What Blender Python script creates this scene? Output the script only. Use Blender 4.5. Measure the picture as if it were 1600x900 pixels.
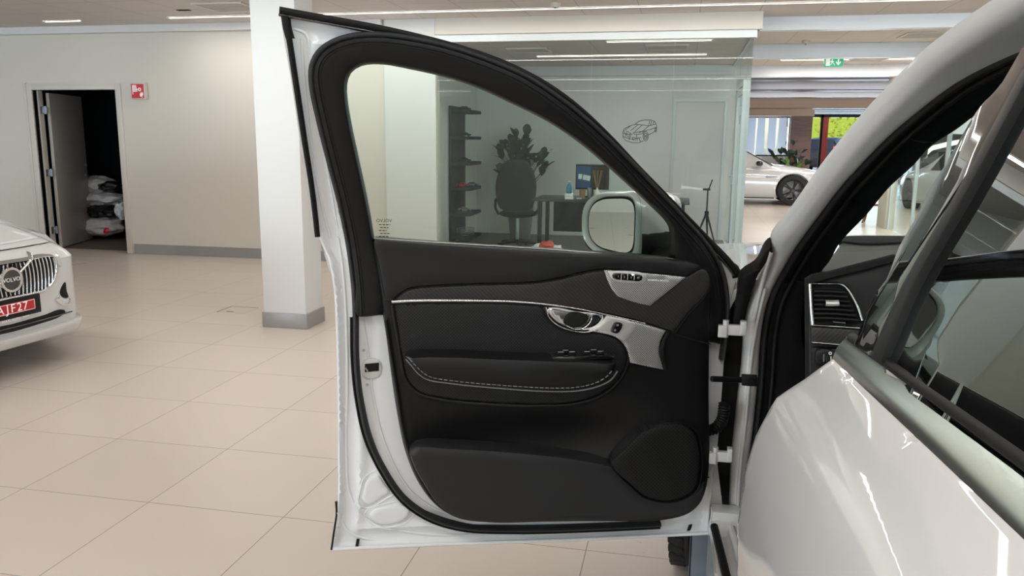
import bpy, bmesh, math, random
import numpy as np
from mathutils import Vector, Matrix, noise
from mathutils.geometry import delaunay_2d_cdt
random.seed(7)
for o in list(bpy.data.objects): bpy.data.objects.remove(o)
SC = bpy.context.scene
COL = SC.collection
V3 = lambda *a: np.array(a, float)

# ---------------------------------------------------------------- camera
F_PX, PITCH, ROLL, YAW, HC = 1270.0, .1805, .0085, .204, 1.476
def _cam():
    a = V3(1, 0, 0); c = V3(0, math.cos(PITCH), -math.sin(PITCH)); b = np.cross(a, c)
    r = a*math.cos(ROLL)+b*math.sin(ROLL); u = -a*math.sin(ROLL)+b*math.cos(ROLL)
    Z = np.array([[math.cos(YAW), -math.sin(YAW), 0], [math.sin(YAW), math.cos(YAW), 0], [0, 0, 1]])
    return Z@r, Z@u, Z@c
RX, UPV, FW = _cam()
CP = V3(0, 0, HC)
cam = bpy.data.cameras.new('camera'); camo = bpy.data.objects.new('camera', cam); COL.objects.link(camo)
cam.sensor_width = 36; cam.lens = F_PX/1600*36; cam.clip_start = .02; cam.clip_end = 500
m = Matrix.Identity(4)
for i in range(3):
    m[i][0] = RX[i]; m[i][1] = UPV[i]; m[i][2] = -FW[i]; m[i][3] = CP[i]
camo.matrix_world = m
SC.camera = camo
SC.view_settings.view_transform = 'Standard'; SC.view_settings.look = 'None'
SC.view_settings.gamma = 1; SC.view_settings.use_curve_mapping = False
SC.view_settings.exposure = EXPOSURE = -0.11

# ---------------------------------------------------------------- world, sun, large lights
w = bpy.data.worlds.new('world'); SC.world = w; w.use_nodes = True
nt = w.node_tree; bg = nt.nodes['Background']
sky = nt.nodes.new('ShaderNodeTexSky'); sky.sky_type = 'NISHITA'; sky.sun_disc = False
sky.sun_elevation = math.radians(38); sky.sun_rotation = math.radians(200)
nt.links.new(sky.outputs[0], bg.inputs[0]); bg.inputs[1].default_value = .22
sl = bpy.data.lights.new('sun', 'SUN'); sl.energy = 4.0; sl.angle = .01; sl.color = (1, .95, .87)
so = bpy.data.objects.new('sun', sl); COL.objects.link(so); so.rotation_euler = (math.radians(48), 0, math.radians(24))
def area(name, loc, rot, sx, sy, power, col):
    l = bpy.data.lights.new(name, 'AREA'); l.shape = 'RECTANGLE'; l.size = sx; l.size_y = sy; l.energy = power; l.color = col
    o = bpy.data.objects.new(name, l); COL.objects.link(o); o.location = loc; o.rotation_euler = [math.radians(a) for a in rot]
    return o
# daylight entering through the glazed facade behind the camera, and the facade at the far end
area('facade_daylight', (-10.9, -6.9, 1.35), (90, 0, 0), 6.2, 2.3, 640, (.70, .87, 1))
area('far_window_daylight', (2.4, 27.0, 1.7), (-90, 0, 0), 1.6, 1.4, 90, (.80, .90, 1))
area('facade_daylight', (6.4, -6.9, 1.35), (90, 0, 0), 8.4, 2.3, 760, (.70, .87, 1))
area('far_entrance_daylight', (7.5, 32.0, 1.5), (-90, 0, 0), 8, 2.4, 330, (.70, .85, 1))

# ---------------------------------------------------------------- materials
MATS = {}
def pbr(name, col, rough=.5, metal=0, coat=0, coat_r=.03, spec=.5, bump=None, var=None, emis=None, estr=1):
    if name in MATS: return MATS[name]
    m = bpy.data.materials.new(name); m.use_nodes = True; MATS[name] = m
    n = m.node_tree; b = n.nodes['Principled BSDF']
    b.inputs['Base Color'].default_value = (*col, 1); b.inputs['Roughness'].default_value = rough
    b.inputs['Metallic'].default_value = metal; b.inputs['Coat Weight'].default_value = coat
    b.inputs['Coat Roughness'].default_value = coat_r; b.inputs['Coat IOR'].default_value = 1.65 if name.startswith('white_car') else 1.5; b.inputs['Specular IOR Level'].default_value = spec
    if emis: b.inputs['Emission Color'].default_value = (*emis, 1); b.inputs['Emission Strength'].default_value = estr
    tc = n.nodes.new('ShaderNodeTexCoord')
    if var:      # var=(scale, amount)
        nz = n.nodes.new('ShaderNodeTexNoise'); nz.inputs['Scale'].default_value = var[0]; nz.inputs['Detail'].default_value = 4
        n.links.new(tc.outputs['Object'], nz.inputs['Vector'])
        mx = n.nodes.new('ShaderNodeMix'); mx.data_type = 'RGBA'
        mx.inputs['A'].default_value = (*[c*(1-var[1]) for c in col], 1); mx.inputs['B'].default_value = (*[min(1, c*(1+var[1])) for c in col], 1)
        n.links.new(nz.outputs['Fac'], mx.inputs['Factor']); n.links.new(mx.outputs['Result'], b.inputs['Base Color'])
    if bump:     # bump=(scale, strength, distance)
        nz = n.nodes.new('ShaderNodeTexNoise'); nz.inputs['Scale'].default_value = bump[0]; nz.inputs['Detail'].default_value = 3
        n.links.new(tc.outputs['Object'], nz.inputs['Vector'])
        bp = n.nodes.new('ShaderNodeBump'); bp.inputs['Strength'].default_value = bump[1]; bp.inputs['Distance'].default_value = bump[2]
        n.links.new(nz.outputs['Fac'], bp.inputs['Height']); n.links.new(bp.outputs[0], b.inputs['Normal'])
    return m
def mnode(n, op, a, b=None, clamp=False):
    x = n.nodes.new('ShaderNodeMath'); x.operation = op; x.use_clamp = clamp
    for i, v in enumerate((a, b)):
        if v is None: continue
        if isinstance(v, (int, float)): x.inputs[i].default_value = v
        else: n.links.new(v, x.inputs[i])
    return x.outputs[0]
def grid_mat(name, base, line, size, org, lw, rough, var=.04, wall=False, axes=('X', 'Y'), coat=0, sizey=None):
    m = bpy.data.materials.new(name); m.use_nodes = True; n = m.node_tree; b = n.nodes['Principled BSDF']
    tc = n.nodes.new('ShaderNodeTexCoord'); sp = n.nodes.new('ShaderNodeSeparateXYZ'); n.links.new(tc.outputs['Object'], sp.inputs[0])
    ds = []; cells = []
    for ax, o, s in zip(axes, org, (size, sizey or size)):
        t = mnode(n, 'DIVIDE', mnode(n, 'SUBTRACT', sp.outputs[ax], o), s)
        fr = mnode(n, 'FRACT', mnode(n, 'ADD', t, 1000.5)); ds.append(mnode(n, 'MULTIPLY', mnode(n, 'ABSOLUTE', mnode(n, 'SUBTRACT', fr, .5)), s))
        cells.append(mnode(n, 'FLOOR', mnode(n, 'ADD', t, 1000.0)))
    d = mnode(n, 'MINIMUM', ds[0], ds[1]); ln = mnode(n, 'LESS_THAN', d, lw)
    cv = n.nodes.new('ShaderNodeCombineXYZ'); n.links.new(cells[0], cv.inputs[0]); n.links.new(cells[1], cv.inputs[1])
    wn = n.nodes.new('ShaderNodeTexWhiteNoise'); n.links.new(cv.outputs[0], wn.inputs['Vector'])
    nz = n.nodes.new('ShaderNodeTexNoise'); nz.inputs['Scale'].default_value = 3; nz.inputs['Detail'].default_value = 6; n.links.new(tc.outputs['Object'], nz.inputs['Vector'])
    f = mnode(n, 'ADD', mnode(n, 'MULTIPLY', wn.outputs['Value'], .45), mnode(n, 'MULTIPLY', nz.outputs['Fac'], .55))
    mx = n.nodes.new('ShaderNodeMix'); mx.data_type = 'RGBA'; n.links.new(f, mx.inputs['Factor'])
    mx.inputs['A'].default_value = (*[c*(1-var) for c in base], 1); mx.inputs['B'].default_value = (*[c*(1+var) for c in base], 1)
    m2 = n.nodes.new('ShaderNodeMix'); m2.data_type = 'RGBA'; n.links.new(ln, m2.inputs['Factor']); n.links.new(mx.outputs['Result'], m2.inputs['A'])
    m2.inputs['B'].default_value = (*line, 1); n.links.new(m2.outputs['Result'], b.inputs['Base Color'])
    b.inputs['Roughness'].default_value = rough; b.inputs['Coat Weight'].default_value = coat
    rr = mnode(n, 'ADD', mnode(n, 'MULTIPLY', nz.outputs['Fac'], .12), rough-.06); n.links.new(rr, b.inputs['Roughness'])
    bp = n.nodes.new('ShaderNodeBump'); bp.inputs['Strength'].default_value = .25; bp.inputs['Distance'].default_value = .001; bp.invert = True
    n.links.new(ln, bp.inputs['Height']); n.links.new(bp.outputs[0], b.inputs['Normal'])
    return m
def glass_mat(name, tint, refl=1.0, ior=1.5, rough=0, dirt=0.0):
    """thin pane: tinted transparency with a fresnel reflection"""
    m = bpy.data.materials.new(name); m.use_nodes = True; n = m.node_tree; n.nodes.clear()
    out = n.nodes.new('ShaderNodeOutputMaterial'); tr = n.nodes.new('ShaderNodeBsdfTransparent'); gl = n.nodes.new('ShaderNodeBsdfGlossy')
    tr.inputs[0].default_value = (*tint, 1); gl.inputs['Roughness'].default_value = rough; gl.inputs[0].default_value = (.95, .97, .97, 1)
    lw = n.nodes.new('ShaderNodeLayerWeight'); lw.inputs[0].default_value = .5; r0 = ((ior-1)/(ior+1))**2
    f = mnode(n, 'MULTIPLY', mnode(n, 'ADD', mnode(n, 'MULTIPLY', mnode(n, 'POWER', lw.outputs['Facing'], 5.0), 1-r0), r0), refl, True)
    mx = n.nodes.new('ShaderNodeMixShader'); n.links.new(f, mx.inputs[0]); n.links.new(tr.outputs[0], mx.inputs[1]); n.links.new(gl.outputs[0], mx.inputs[2])
    last = mx.outputs[0]
    if dirt:
        df = n.nodes.new('ShaderNodeBsdfDiffuse'); df.inputs[0].default_value = (.62, .68, .68, 1)
        m3 = n.nodes.new('ShaderNodeMixShader'); m3.inputs[0].default_value = dirt; n.links.new(last, m3.inputs[1]); n.links.new(df.outputs[0], m3.inputs[2]); last = m3.outputs[0]
    n.links.new(last, out.inputs[0])
    return m
def uvpat(name, kind, c1, c2, scale, rough=.5, metal=0, bump=.3, dist=.0006, coat=0, spec=.5):
    """pattern materials that read the metre-true UV of a panel: weave, dots, brushed, wood"""
    m = bpy.data.materials.new(name); m.use_nodes = True; n = m.node_tree; b = n.nodes['Principled BSDF']
    uv = n.nodes.new('ShaderNodeTexCoord'); sp = n.nodes.new('ShaderNodeSeparateXYZ'); n.links.new(uv.outputs['UV'], sp.inputs[0])
    if kind in ('dots', 'dots_off'):
        x = mnode(n, 'MULTIPLY', sp.outputs[0], scale); y = mnode(n, 'MULTIPLY', sp.outputs[1], scale)
        a = mnode(n, 'SUBTRACT', mnode(n, 'FRACT', mnode(n, 'ADD', mnode(n, 'ADD', x, y), 500)), .5)
        c = mnode(n, 'SUBTRACT', mnode(n, 'FRACT', mnode(n, 'ADD', mnode(n, 'SUBTRACT', x, y), 500)), .5)
        r = mnode(n, 'SQRT', mnode(n, 'ADD', mnode(n, 'MULTIPLY', a, a), mnode(n, 'MULTIPLY', c, c)))
        fac = mnode(n, 'LESS_THAN', r, .28)
    elif kind == 'weave':
        t = mnode(n, 'ADD', mnode(n, 'MULTIPLY', sp.outputs[0], scale), mnode(n, 'MULTIPLY', sp.outputs[1], scale))
        t2 = mnode(n, 'SUBTRACT', mnode(n, 'MULTIPLY', sp.outputs[0], scale*.5), mnode(n, 'MULTIPLY', sp.outputs[1], scale*.5))
        s1 = mnode(n, 'SINE', mnode(n, 'MULTIPLY', t, 6.283)); s2 = mnode(n, 'SINE', mnode(n, 'MULTIPLY', t2, 6.283))
        fac = mnode(n, 'ADD', mnode(n, 'MULTIPLY', mnode(n, 'ADD', s1, mnode(n, 'MULTIPLY', s2, .4)), .35), .5, True)
    elif kind == 'wood':
        cv = n.nodes.new('ShaderNodeMapping'); n.links.new(uv.outputs['Object'], cv.inputs[0]); cv.inputs['Scale'].default_value = (1.2, 1.2, 14)
        nz = n.nodes.new('ShaderNodeTexNoise'); nz.inputs['Scale'].default_value = scale; nz.inputs['Detail'].default_value = 5
        n.links.new(cv.outputs[0], nz.inputs['Vector']); fac = nz.outputs['Fac']
    mx = n.nodes.new('ShaderNodeMix'); mx.data_type = 'RGBA'; n.links.new(fac, mx.inputs['Factor'])
    mx.inputs['A'].default_value = (*c1, 1); mx.inputs['B'].default_value = (*c2, 1); n.links.new(mx.outputs['Result'], b.inputs['Base Color'])
    b.inputs['Roughness'].default_value = rough; b.inputs['Metallic'].default_value = metal; b.inputs['Coat Weight'].default_value = coat
    b.inputs['Specular IOR Level'].default_value = spec
    bp = n.nodes.new('ShaderNodeBump'); bp.inputs['Strength'].default_value = bump; bp.inputs['Distance'].default_value = dist; bp.invert = kind.startswith('dots')
    n.links.new(fac, bp.inputs['Height']); n.links.new(bp.outputs[0], b.inputs['Normal'])
    return m

M = dict(
 floor=grid_mat('beige_floor_tile', (.60, .53, .47), (.20, .16, .13), .6, (-2.685, 2.154), .0017, .30),
 ceil=grid_mat('ceiling_panel', (.68, .635, .60), (.36, .32, .29), .6, (.1, .3), .003, .8, .012),
 wall=pbr('cream_wall', (.70, .665, .60), .75, bump=(180, .08, .002), var=(1.2, .02)),
 white_wall=pbr('white_wall', (.72, .72, .71), .6, bump=(150, .05, .002)),
 column=pbr('column_paint', (.73, .75, .755), .55, bump=(120, .05, .002)),
 base=pbr('grey_skirting', (.34, .33, .33), .4, metal=.35, var=(6, .08)),
 trimwhite=pbr('white_trim', (.66, .63, .58), .45),
 doorleaf=pbr('grey_door_leaf', (.50, .47, .44), .45, var=(2, .02)),
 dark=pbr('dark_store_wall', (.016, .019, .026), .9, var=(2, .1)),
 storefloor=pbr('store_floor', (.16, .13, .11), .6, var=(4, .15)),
 paint=pbr('white_car_paint', (.60, .605, .60), .42, coat=1, coat_r=.02, spec=.5, var=(2, .01)),
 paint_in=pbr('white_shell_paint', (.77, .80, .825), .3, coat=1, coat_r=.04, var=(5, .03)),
 plastic=pbr('black_trim_plastic', (.0055, .0057, .0063), .42, spec=.32, bump=(900, .12, .0006)),
 plastic2=pbr('charcoal_soft_trim', (.0125, .0129, .014), .46, spec=.36, bump=(700, .15, .0007)),
 leather=pbr('black_leather', (.007, .0073, .008), .38, spec=.4, bump=(500, .25, .0009)),
 rubber=pbr('black_rubber', (.005, .005, .0055), .55, spec=.3, bump=(300, .1, .0006)),
 gloss=pbr('gloss_black', (.008, .008, .009), .06, coat=1, coat_r=.01, spec=.9),
 void=pbr('dark_recess', (.004, .004, .004), .9),
 chrome=pbr('chrome', (.78, .79, .80), .10, metal=1),
 satin=pbr('satin_aluminium', (.80, .80, .79), .34, metal=.6, bump=(400, .05, .0004)),
 silver=pbr('silver_mirror_shell', (.58, .62, .615), .27, metal=.2, coat=.7),
 steel=pbr('steel', (.45, .48, .52), .35, metal=1),
 mirror=pbr('mirror_glass', (.82, .83, .80), .01, metal=1),
 piping=pbr('light_thread', (.26, .25, .24), .6),
 moulding=pbr('satin_moulding', (.82, .82, .81), .17, metal=1),
 shelfm=pbr('matte_shelf', (.03, .034, .042), .8),
 seal=pbr('grey_seal_rubber', (.03, .031, .033), .6, spec=.3),
 pocket=pbr('pocket_plastic', (.018, .0187, .0205), .42, bump=(700, .15, .0007), spec=.38),
 decor=uvpat('woven_decor', 'weave', (.006, .006, .0065), (.055, .053, .053), 190, .42, coat=.15, spec=.3, bump=.4),
 perf=uvpat('perforated_leather', 'dots', (.021, .0215, .0235), (.0, .0, .0), 120, .45, bump=.8, spec=.33),
 grille=uvpat('speaker_cloth', 'dots', (.013, .013, .0135), (.001, .001, .001), 100, .6, spec=.25, bump=.9, dist=.001),
 perfmetal=uvpat('perforated_aluminium', 'dots', (.82, .82, .81), (.10, .10, .10), 160, .33, metal=.75, bump=.3, dist=.0004),
 tyre=pbr('tyre_rubber', (.016, .016, .017), .75, bump=(60, .3, .003)),
 rimblack=pbr('black_rim', (.005, .007, .013), .3, metal=.2, coat=.4),
 liner=pbr('grey_blue_liner', (.16, .19, .23), .65, var=(9, .15)),
 officefloor=pbr('dark_office_floor', (.10, .09, .085), .45),
 deskm=pbr('dark_desk', (.025, .024, .024), .35),
 fabric=pbr('black_chair_fabric', (.02, .02, .022), .85, bump=(300, .3, .001)),
 leaf=pbr('plant_leaf', (.035, .065, .035), .5, var=(3, .35)),
 leaf2=pbr('plant_leaf_bright', (.12, .24, .06), .45, var=(3, .3)),
 orange=pbr('orange_flower', (.5, .16, .08), .6), pot=pbr('grey_pot', (.12, .12, .12), .5),
 hedge=pbr('hedge_leaf', (.30, .38, .03), .7, var=(12, .4)),
 asphalt=pbr('forecourt_paving', (.42, .42, .42), .8, var=(2, .1)),
 blueplastic=pbr('blue_bottle', (.03, .22, .40), .2), paper=pbr('paper', (.75, .75, .73), .7),
 red=pbr('sign_red', (.62, .01, .025), .4), green=pbr('sign_green', (.0, .24, .11), .4, emis=(0, .30, .14), estr=.8),
 signwhite=pbr('sign_white', (.85, .85, .85), .4, emis=(.9, 1, .95), estr=.15),
 platered=pbr('plate_red', (.50, .015, .02), .35), ink=pbr('black_ink', (.01, .01, .012), .5),
 sack=pbr('white_plastic_sack', (.80, .81, .84), .35, bump=(14, .8, .02)), blacksack=pbr('black_plastic_sack', (.012, .012, .014), .35, bump=(14, .8, .02)),
 olive=pbr('olive_fabric', (.09, .10, .02), .8), wood=uvpat('dark_wood', 'wood', (.10, .03, .016), (.30, .11, .06), 2.2, .35, bump=.05),
 blind=pbr('vertical_blind_cloth', (.80, .83, .90), .7), peach=pbr('peach_fascia', (.85, .66, .53), .7),
 beam=pbr('pale_beam_metal', (.62, .63, .64), .35, metal=.25, var=(3, .03)),
 beam2=pbr('far_ceiling_metal', (.22, .225, .25), .4, metal=.3, var=(3, .05)),
 vent=pbr('vent_metal', (.50, .47, .42), .5), lens=pbr('lamp_lens', (.65, .67, .70), .08, coat=1, metal=.3),
 tail=pbr('tail_lamp', (.45, .01, .01), .15, coat=1, emis=(.8, .02, .01), estr=.7),
 strip=pbr('light_strip_diffuser', (.9, .9, .88), .5, emis=(1, .97, .92), estr=9),
 postm=pbr('partition_frame', (.60, .64, .64), .4, metal=.3), tan=pbr('tan_cardboard', (.32, .17, .09), .7),
 black_paint=pbr('black_car_paint', (.006, .0065, .007), .4, coat=.35), blue_paint=pbr('blue_car_paint', (.10, .22, .42), .4, coat=1),
 redplastic=pbr('red_plastic', (.55, .06, .04), .4), screen=pbr('dark_screen', (.01, .012, .015), .15, coat=.6),
 navy=pbr('navy_poster', (.012, .06, .17), .4),
)
M['office_glass'] = glass_mat('office_glass', (.925, .95, .94), .5, dirt=.012)
M['door_glass'] = glass_mat('door_glass', (.83, .93, .87), .5)
M['wind_glass'] = glass_mat('windscreen_glass', (.66, .72, .68), .12)
def thin_cloth(name, col):
    m = bpy.data.materials.new(name); m.use_nodes = True; n = m.node_tree; n.nodes.clear(); o = n.nodes.new('ShaderNodeOutputMaterial'); d = n.nodes.new('ShaderNodeBsdfDiffuse'); t = n.nodes.new('ShaderNodeBsdfTranslucent'); x = n.nodes.new('ShaderNodeMixShader')
    d.inputs[0].default_value = t.inputs[0].default_value = (*col, 1); x.inputs[0].default_value = .45; n.links.new(d.outputs[0], x.inputs[1]); n.links.new(t.outputs[0], x.inputs[2]); n.links.new(x.outputs[0], o.inputs[0]); return m
M['blind'] = thin_cloth('blind_cloth', (.80, .83, .90))
M['tint_glass'] = glass_mat('privacy_glass', (.02, .02, .022), 1.9, ior=1.6)
M['car_glass'] = pbr('dark_car_glass', (.01, .012, .014), .05, coat=1, spec=.8)

# ---------------------------------------------------------------- object helpers
WM = {}
def link(name, me, mat, parent=None, label=None):
    if mat is not None and not me.materials: me.materials.append(M[mat] if isinstance(mat, str) else mat)
    o = bpy.data.objects.new(name, me); COL.objects.link(o)
    if parent is not None:
        me.transform(WM[parent.name].inverted()); o.parent = parent; WM[o.name] = WM[parent.name]
    else: WM[o.name] = Matrix.Identity(4)
    if label: o['label'] = label
    return o
def empty(name, loc, rotz=0, label=None, cat=None, group=None):
    o = bpy.data.objects.new(name, None); COL.objects.link(o); o.empty_display_size = .1
    o.location = [float(c) for c in loc]; o.rotation_euler = (0, 0, rotz)
    WM[o.name] = Matrix.Translation(Vector([float(c) for c in loc])) @ Matrix.Rotation(rotz, 4, 'Z')
    tag(o, label, cat, group); return o
def tag(o, label=None, cat=None, group=None, kind=None):
    if label: o['label'] = label
    if cat: o['category'] = cat
    if group: o['group'] = group
    if kind: o['kind'] = kind
    return o
def struct(o): o['kind'] = 'structure'; return o
def mesh(name, vs, fs, smooth=False, uvs=None, sharp=35):
    me = bpy.data.meshes.new(name); me.from_pydata([tuple(float(c) for c in v) for v in vs], [], [tuple(f) for f in fs])
    if uvs is not None:
        l = me.uv_layers.new(name='UVMap')
        for p in me.polygons:
            for li in p.loop_indices: l.data[li].uv = uvs[me.loops[li].vertex_index]
    me.update()
    if smooth:
        me.shade_smooth(); me.set_sharp_from_angle(angle=math.radians(sharp))
    return me
class MB:
    """collects shapes into one mesh; local matrix X maps shape space to world"""
    def __init__(s, X=None): s.v = []; s.f = []; s.X = X or Matrix.Identity(4)
    def add(s, vs, fs, X=None):
        X = s.X @ X if X is not None else s.X
        b = len(s.v); s.v += [tuple(X @ Vector([float(c) for c in v])) for v in vs]; s.f += [tuple(i+b for i in f) for f in fs]; return s
    def box(s, x0, x1, y0, y1, z0, z1, b=0, X=None):
        bm = bmesh.new(); bmesh.ops.create_cube(bm, size=1)
        for v in bm.verts: v.co = Vector(((x0+x1)/2+v.co.x*(x1-x0), (y0+y1)/2+v.co.y*(y1-y0), (z0+z1)/2+v.co.z*(z1-z0)))
        if b: bmesh.ops.bevel(bm, geom=list(bm.edges), offset=b, segments=2, affect='EDGES', profile=.6)
        bm.verts.index_update(); s.add([v.co for v in bm.verts], [[v.index for v in f.verts] for f in bm.faces], X); bm.free(); return s
    def tube(s, pts, r, n=10, X=None, cap=True):
        pts = [Vector([float(c) for c in p]) for p in pts]; rs = r if isinstance(r, (list, tuple)) else [r]*len(pts)
        vs = []; fs = []; up = None
        for i, p in enumerate(pts):
            t = (pts[min(i+1, len(pts)-1)]-pts[max(i-1, 0)]).normalized()
            if up is None: up = Vector((0, 0, 1)) if abs(t.z) < .9 else Vector((1, 0, 0))
            a = t.cross(up).normalized(); b2 = a.cross(t).normalized(); up = b2
            for k in range(n):
                q = 2*math.pi*k/n; vs.append(p+a*math.cos(q)*rs[i]+b2*math.sin(q)*rs[i])
        for i in range(len(pts)-1):
            for k in range(n): fs.append((i*n+k, i*n+(k+1) % n, (i+1)*n+(k+1) % n, (i+1)*n+k))
        if cap: fs.append(tuple(range(n))[::-1]); fs.append(tuple(range((len(pts)-1)*n, len(pts)*n)))
        return s.add(vs, fs, X)
    def lathe(s, prof, n=32, X=None, axis='Z', closed=False):
        vs = []; fs = []
        for k in range(n):
            q = 2*math.pi*k/n; c, si = math.cos(q), math.sin(q)
            for r, h in prof: vs.append((r*c, r*si, h) if axis == 'Z' else (r*c, h, r*si) if axis == 'Y' else (h, r*c, r*si))
        L = len(prof)
        for k in range(n):
            for i in range(L if closed else L-1):
                j = (i+1) % L; fs.append((k*L+i, ((k+1) % n)*L+i, ((k+1) % n)*L+j, k*L+j))
        return s.add(vs, fs, X)
    def blob(s, c, r, seed=0, amp=.15, sub=3, X=None, fr=1.5):
        bm = bmesh.new(); bmesh.ops.create_icosphere(bm, subdivisions=sub, radius=1)
        for v in bm.verts:
            k = 1+amp*noise.noise(v.co*fr+Vector((seed*7.3, seed*3.1, 0)))*2
            v.co = Vector((c[0]+v.co.x*r[0]*k, c[1]+v.co.y*r[1]*k, c[2]+v.co.z*r[2]*k))
        bm.verts.index_update(); s.add([v.co for v in bm.verts], [[v.index for v in f.verts] for f in bm.faces], X); bm.free(); return s
    def prism(s, pts, y0, y1, X=None):
        n = len(pts); vs = [(p[0], y0, p[1]) for p in pts]+[(p[0], y1, p[1]) for p in pts]
        fs = [tuple(range(n)), tuple(range(2*n-1, n-1, -1))]+[(i, n+i, n+(i+1) % n, (i+1) % n) for i in range(n)]
        return s.add(vs, fs, X)
    def build(s, name, mat, parent=None, smooth=True, label=None, fixn=True, sharp=35):
        me = mesh(name, s.v, s.f)
        if fixn:
            bm = bmesh.new(); bm.from_mesh(me); bmesh.ops.recalc_face_normals(bm, faces=bm.faces); bm.to_mesh(me); bm.free()
        if smooth: me.shade_smooth(); me.set_sharp_from_angle(angle=math.radians(sharp))
        return link(name, me, mat, parent, label)

# ---------------------------------------------------------------- sight lines and relief surfaces
def ray(x, y): return FW+RX*(x-800)/F_PX-UPV*(y-450)/F_PX
def at_z(x, y, z=0.0): d = ray(x, y); return CP+d*(z-HC)/d[2]
def at_y(x, y, Y): d = ray(x, y); return CP+d*Y/d[1]
def at_x(x, y, X): d = ray(x, y); return CP+d*X/d[0]
class Surf:
    """frame O,U,V,W and a relief height S(u,v) along W"""
    def __init__(s, O, U, V, W, S=None):
        s.O, s.U, s.V, s.W = [np.array(a, float) for a in (O, U, V, W)]; s.S = S or (lambda u, v: 0.0)
        s.flip = np.dot(np.cross(s.U, s.V), s.W) < 0
    def P(s, u, v, w=0): return s.O+s.U*u+s.V*v+s.W*(w+s.S(u, v))
    def loc(s, p): d = p-s.O; return d@s.U, d@s.V, d@s.W
    def px(s, x, y, off=0):
        d = ray(x, y)
        def g(t):
            u, v, w = s.loc(CP+d*t); return w-s.S(u, v)-off
        den = d@s.W; t = ((s.O-CP)@s.W+off)/den if abs(den) > 1e-6 else 2
        for _ in range(40):
            e = 1e-4; a = g(t); b = (g(t+e)-a)/e
            if abs(b) < 1e-9: break
            st = max(-.3, min(.3, -a/b)); t += st*(1 if _ < 15 else .6)
            if abs(st) < 1e-8: break
        u, v, w = s.loc(CP+d*t); return (u, v)
    def pxs(s, pts, off=0): return [s.px(p[0], p[1], off)+tuple(p[2:]) for p in pts]
def smooth_loop(pts, step=.012, closed=True):
    """Catmull-Rom through pts; a point with a third entry is a corner"""
    P = [np.array(p[:2], float) for p in pts]; n = len(P); C = [len(p) > 2 for p in pts]; out = []
    rng = range(n if closed else n-1)
    for i in rng:
        a, b = P[i], P[(i+1) % n]
        p0 = P[i-1] if (closed or i > 0) and not C[i] else a+(a-b)*.5
        p3 = P[(i+2) % n] if (closed or i+2 < n) and not C[(i+1) % n] else b+(b-a)*.5
        L = np.linalg.norm(b-a); k = max(1, int(round(L/step)))
        if L < 1e-9: continue
        la = max(np.linalg.norm(a-p0), 1e-6); lb = max(np.linalg.norm(p3-b), 1e-6)
        m1 = ((b-a)/L+(a-p0)/la)/2*L; m2 = ((b-a)/L+(p3-b)/lb)/2*L
        if C[i]: m1 = (b-a)
        if C[(i+1) % n]: m2 = (b-a)
        for j in range(k):
            t = j/k; h = t*t*t; q = t*t
            out.append(a*(2*h-3*q+1)+m1*(h-2*q+t)+b*(-2*h+3*q)+m2*(h-q))
    if not closed: out.append(P[-1])
    return np.array(out)
def seg_dist(P, L):
    A = L; B = np.roll(L, -1, 0); D = B-A; dd = (D*D).sum(1)+1e-18
    t = np.clip(((P[:, None]-A[None])*D[None]).sum(2)/dd, 0, 1)
    return np.sqrt((((A[None]+D[None]*t[..., None])-P[:, None])**2).sum(2)).min(1)
def inside(P, L):
    x, y = P[:, 0][:, None], P[:, 1][:, None]; x0, y0 = L[:, 0], L[:, 1]; x1, y1 = np.roll(x0, -1), np.roll(y0, -1)
    c = ((y0 > y) != (y1 > y)) & (x < (x1-x0)*(y-y0)/(y1-y0+1e-18)+x0)
    return c.sum(1) % 2 == 1
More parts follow.
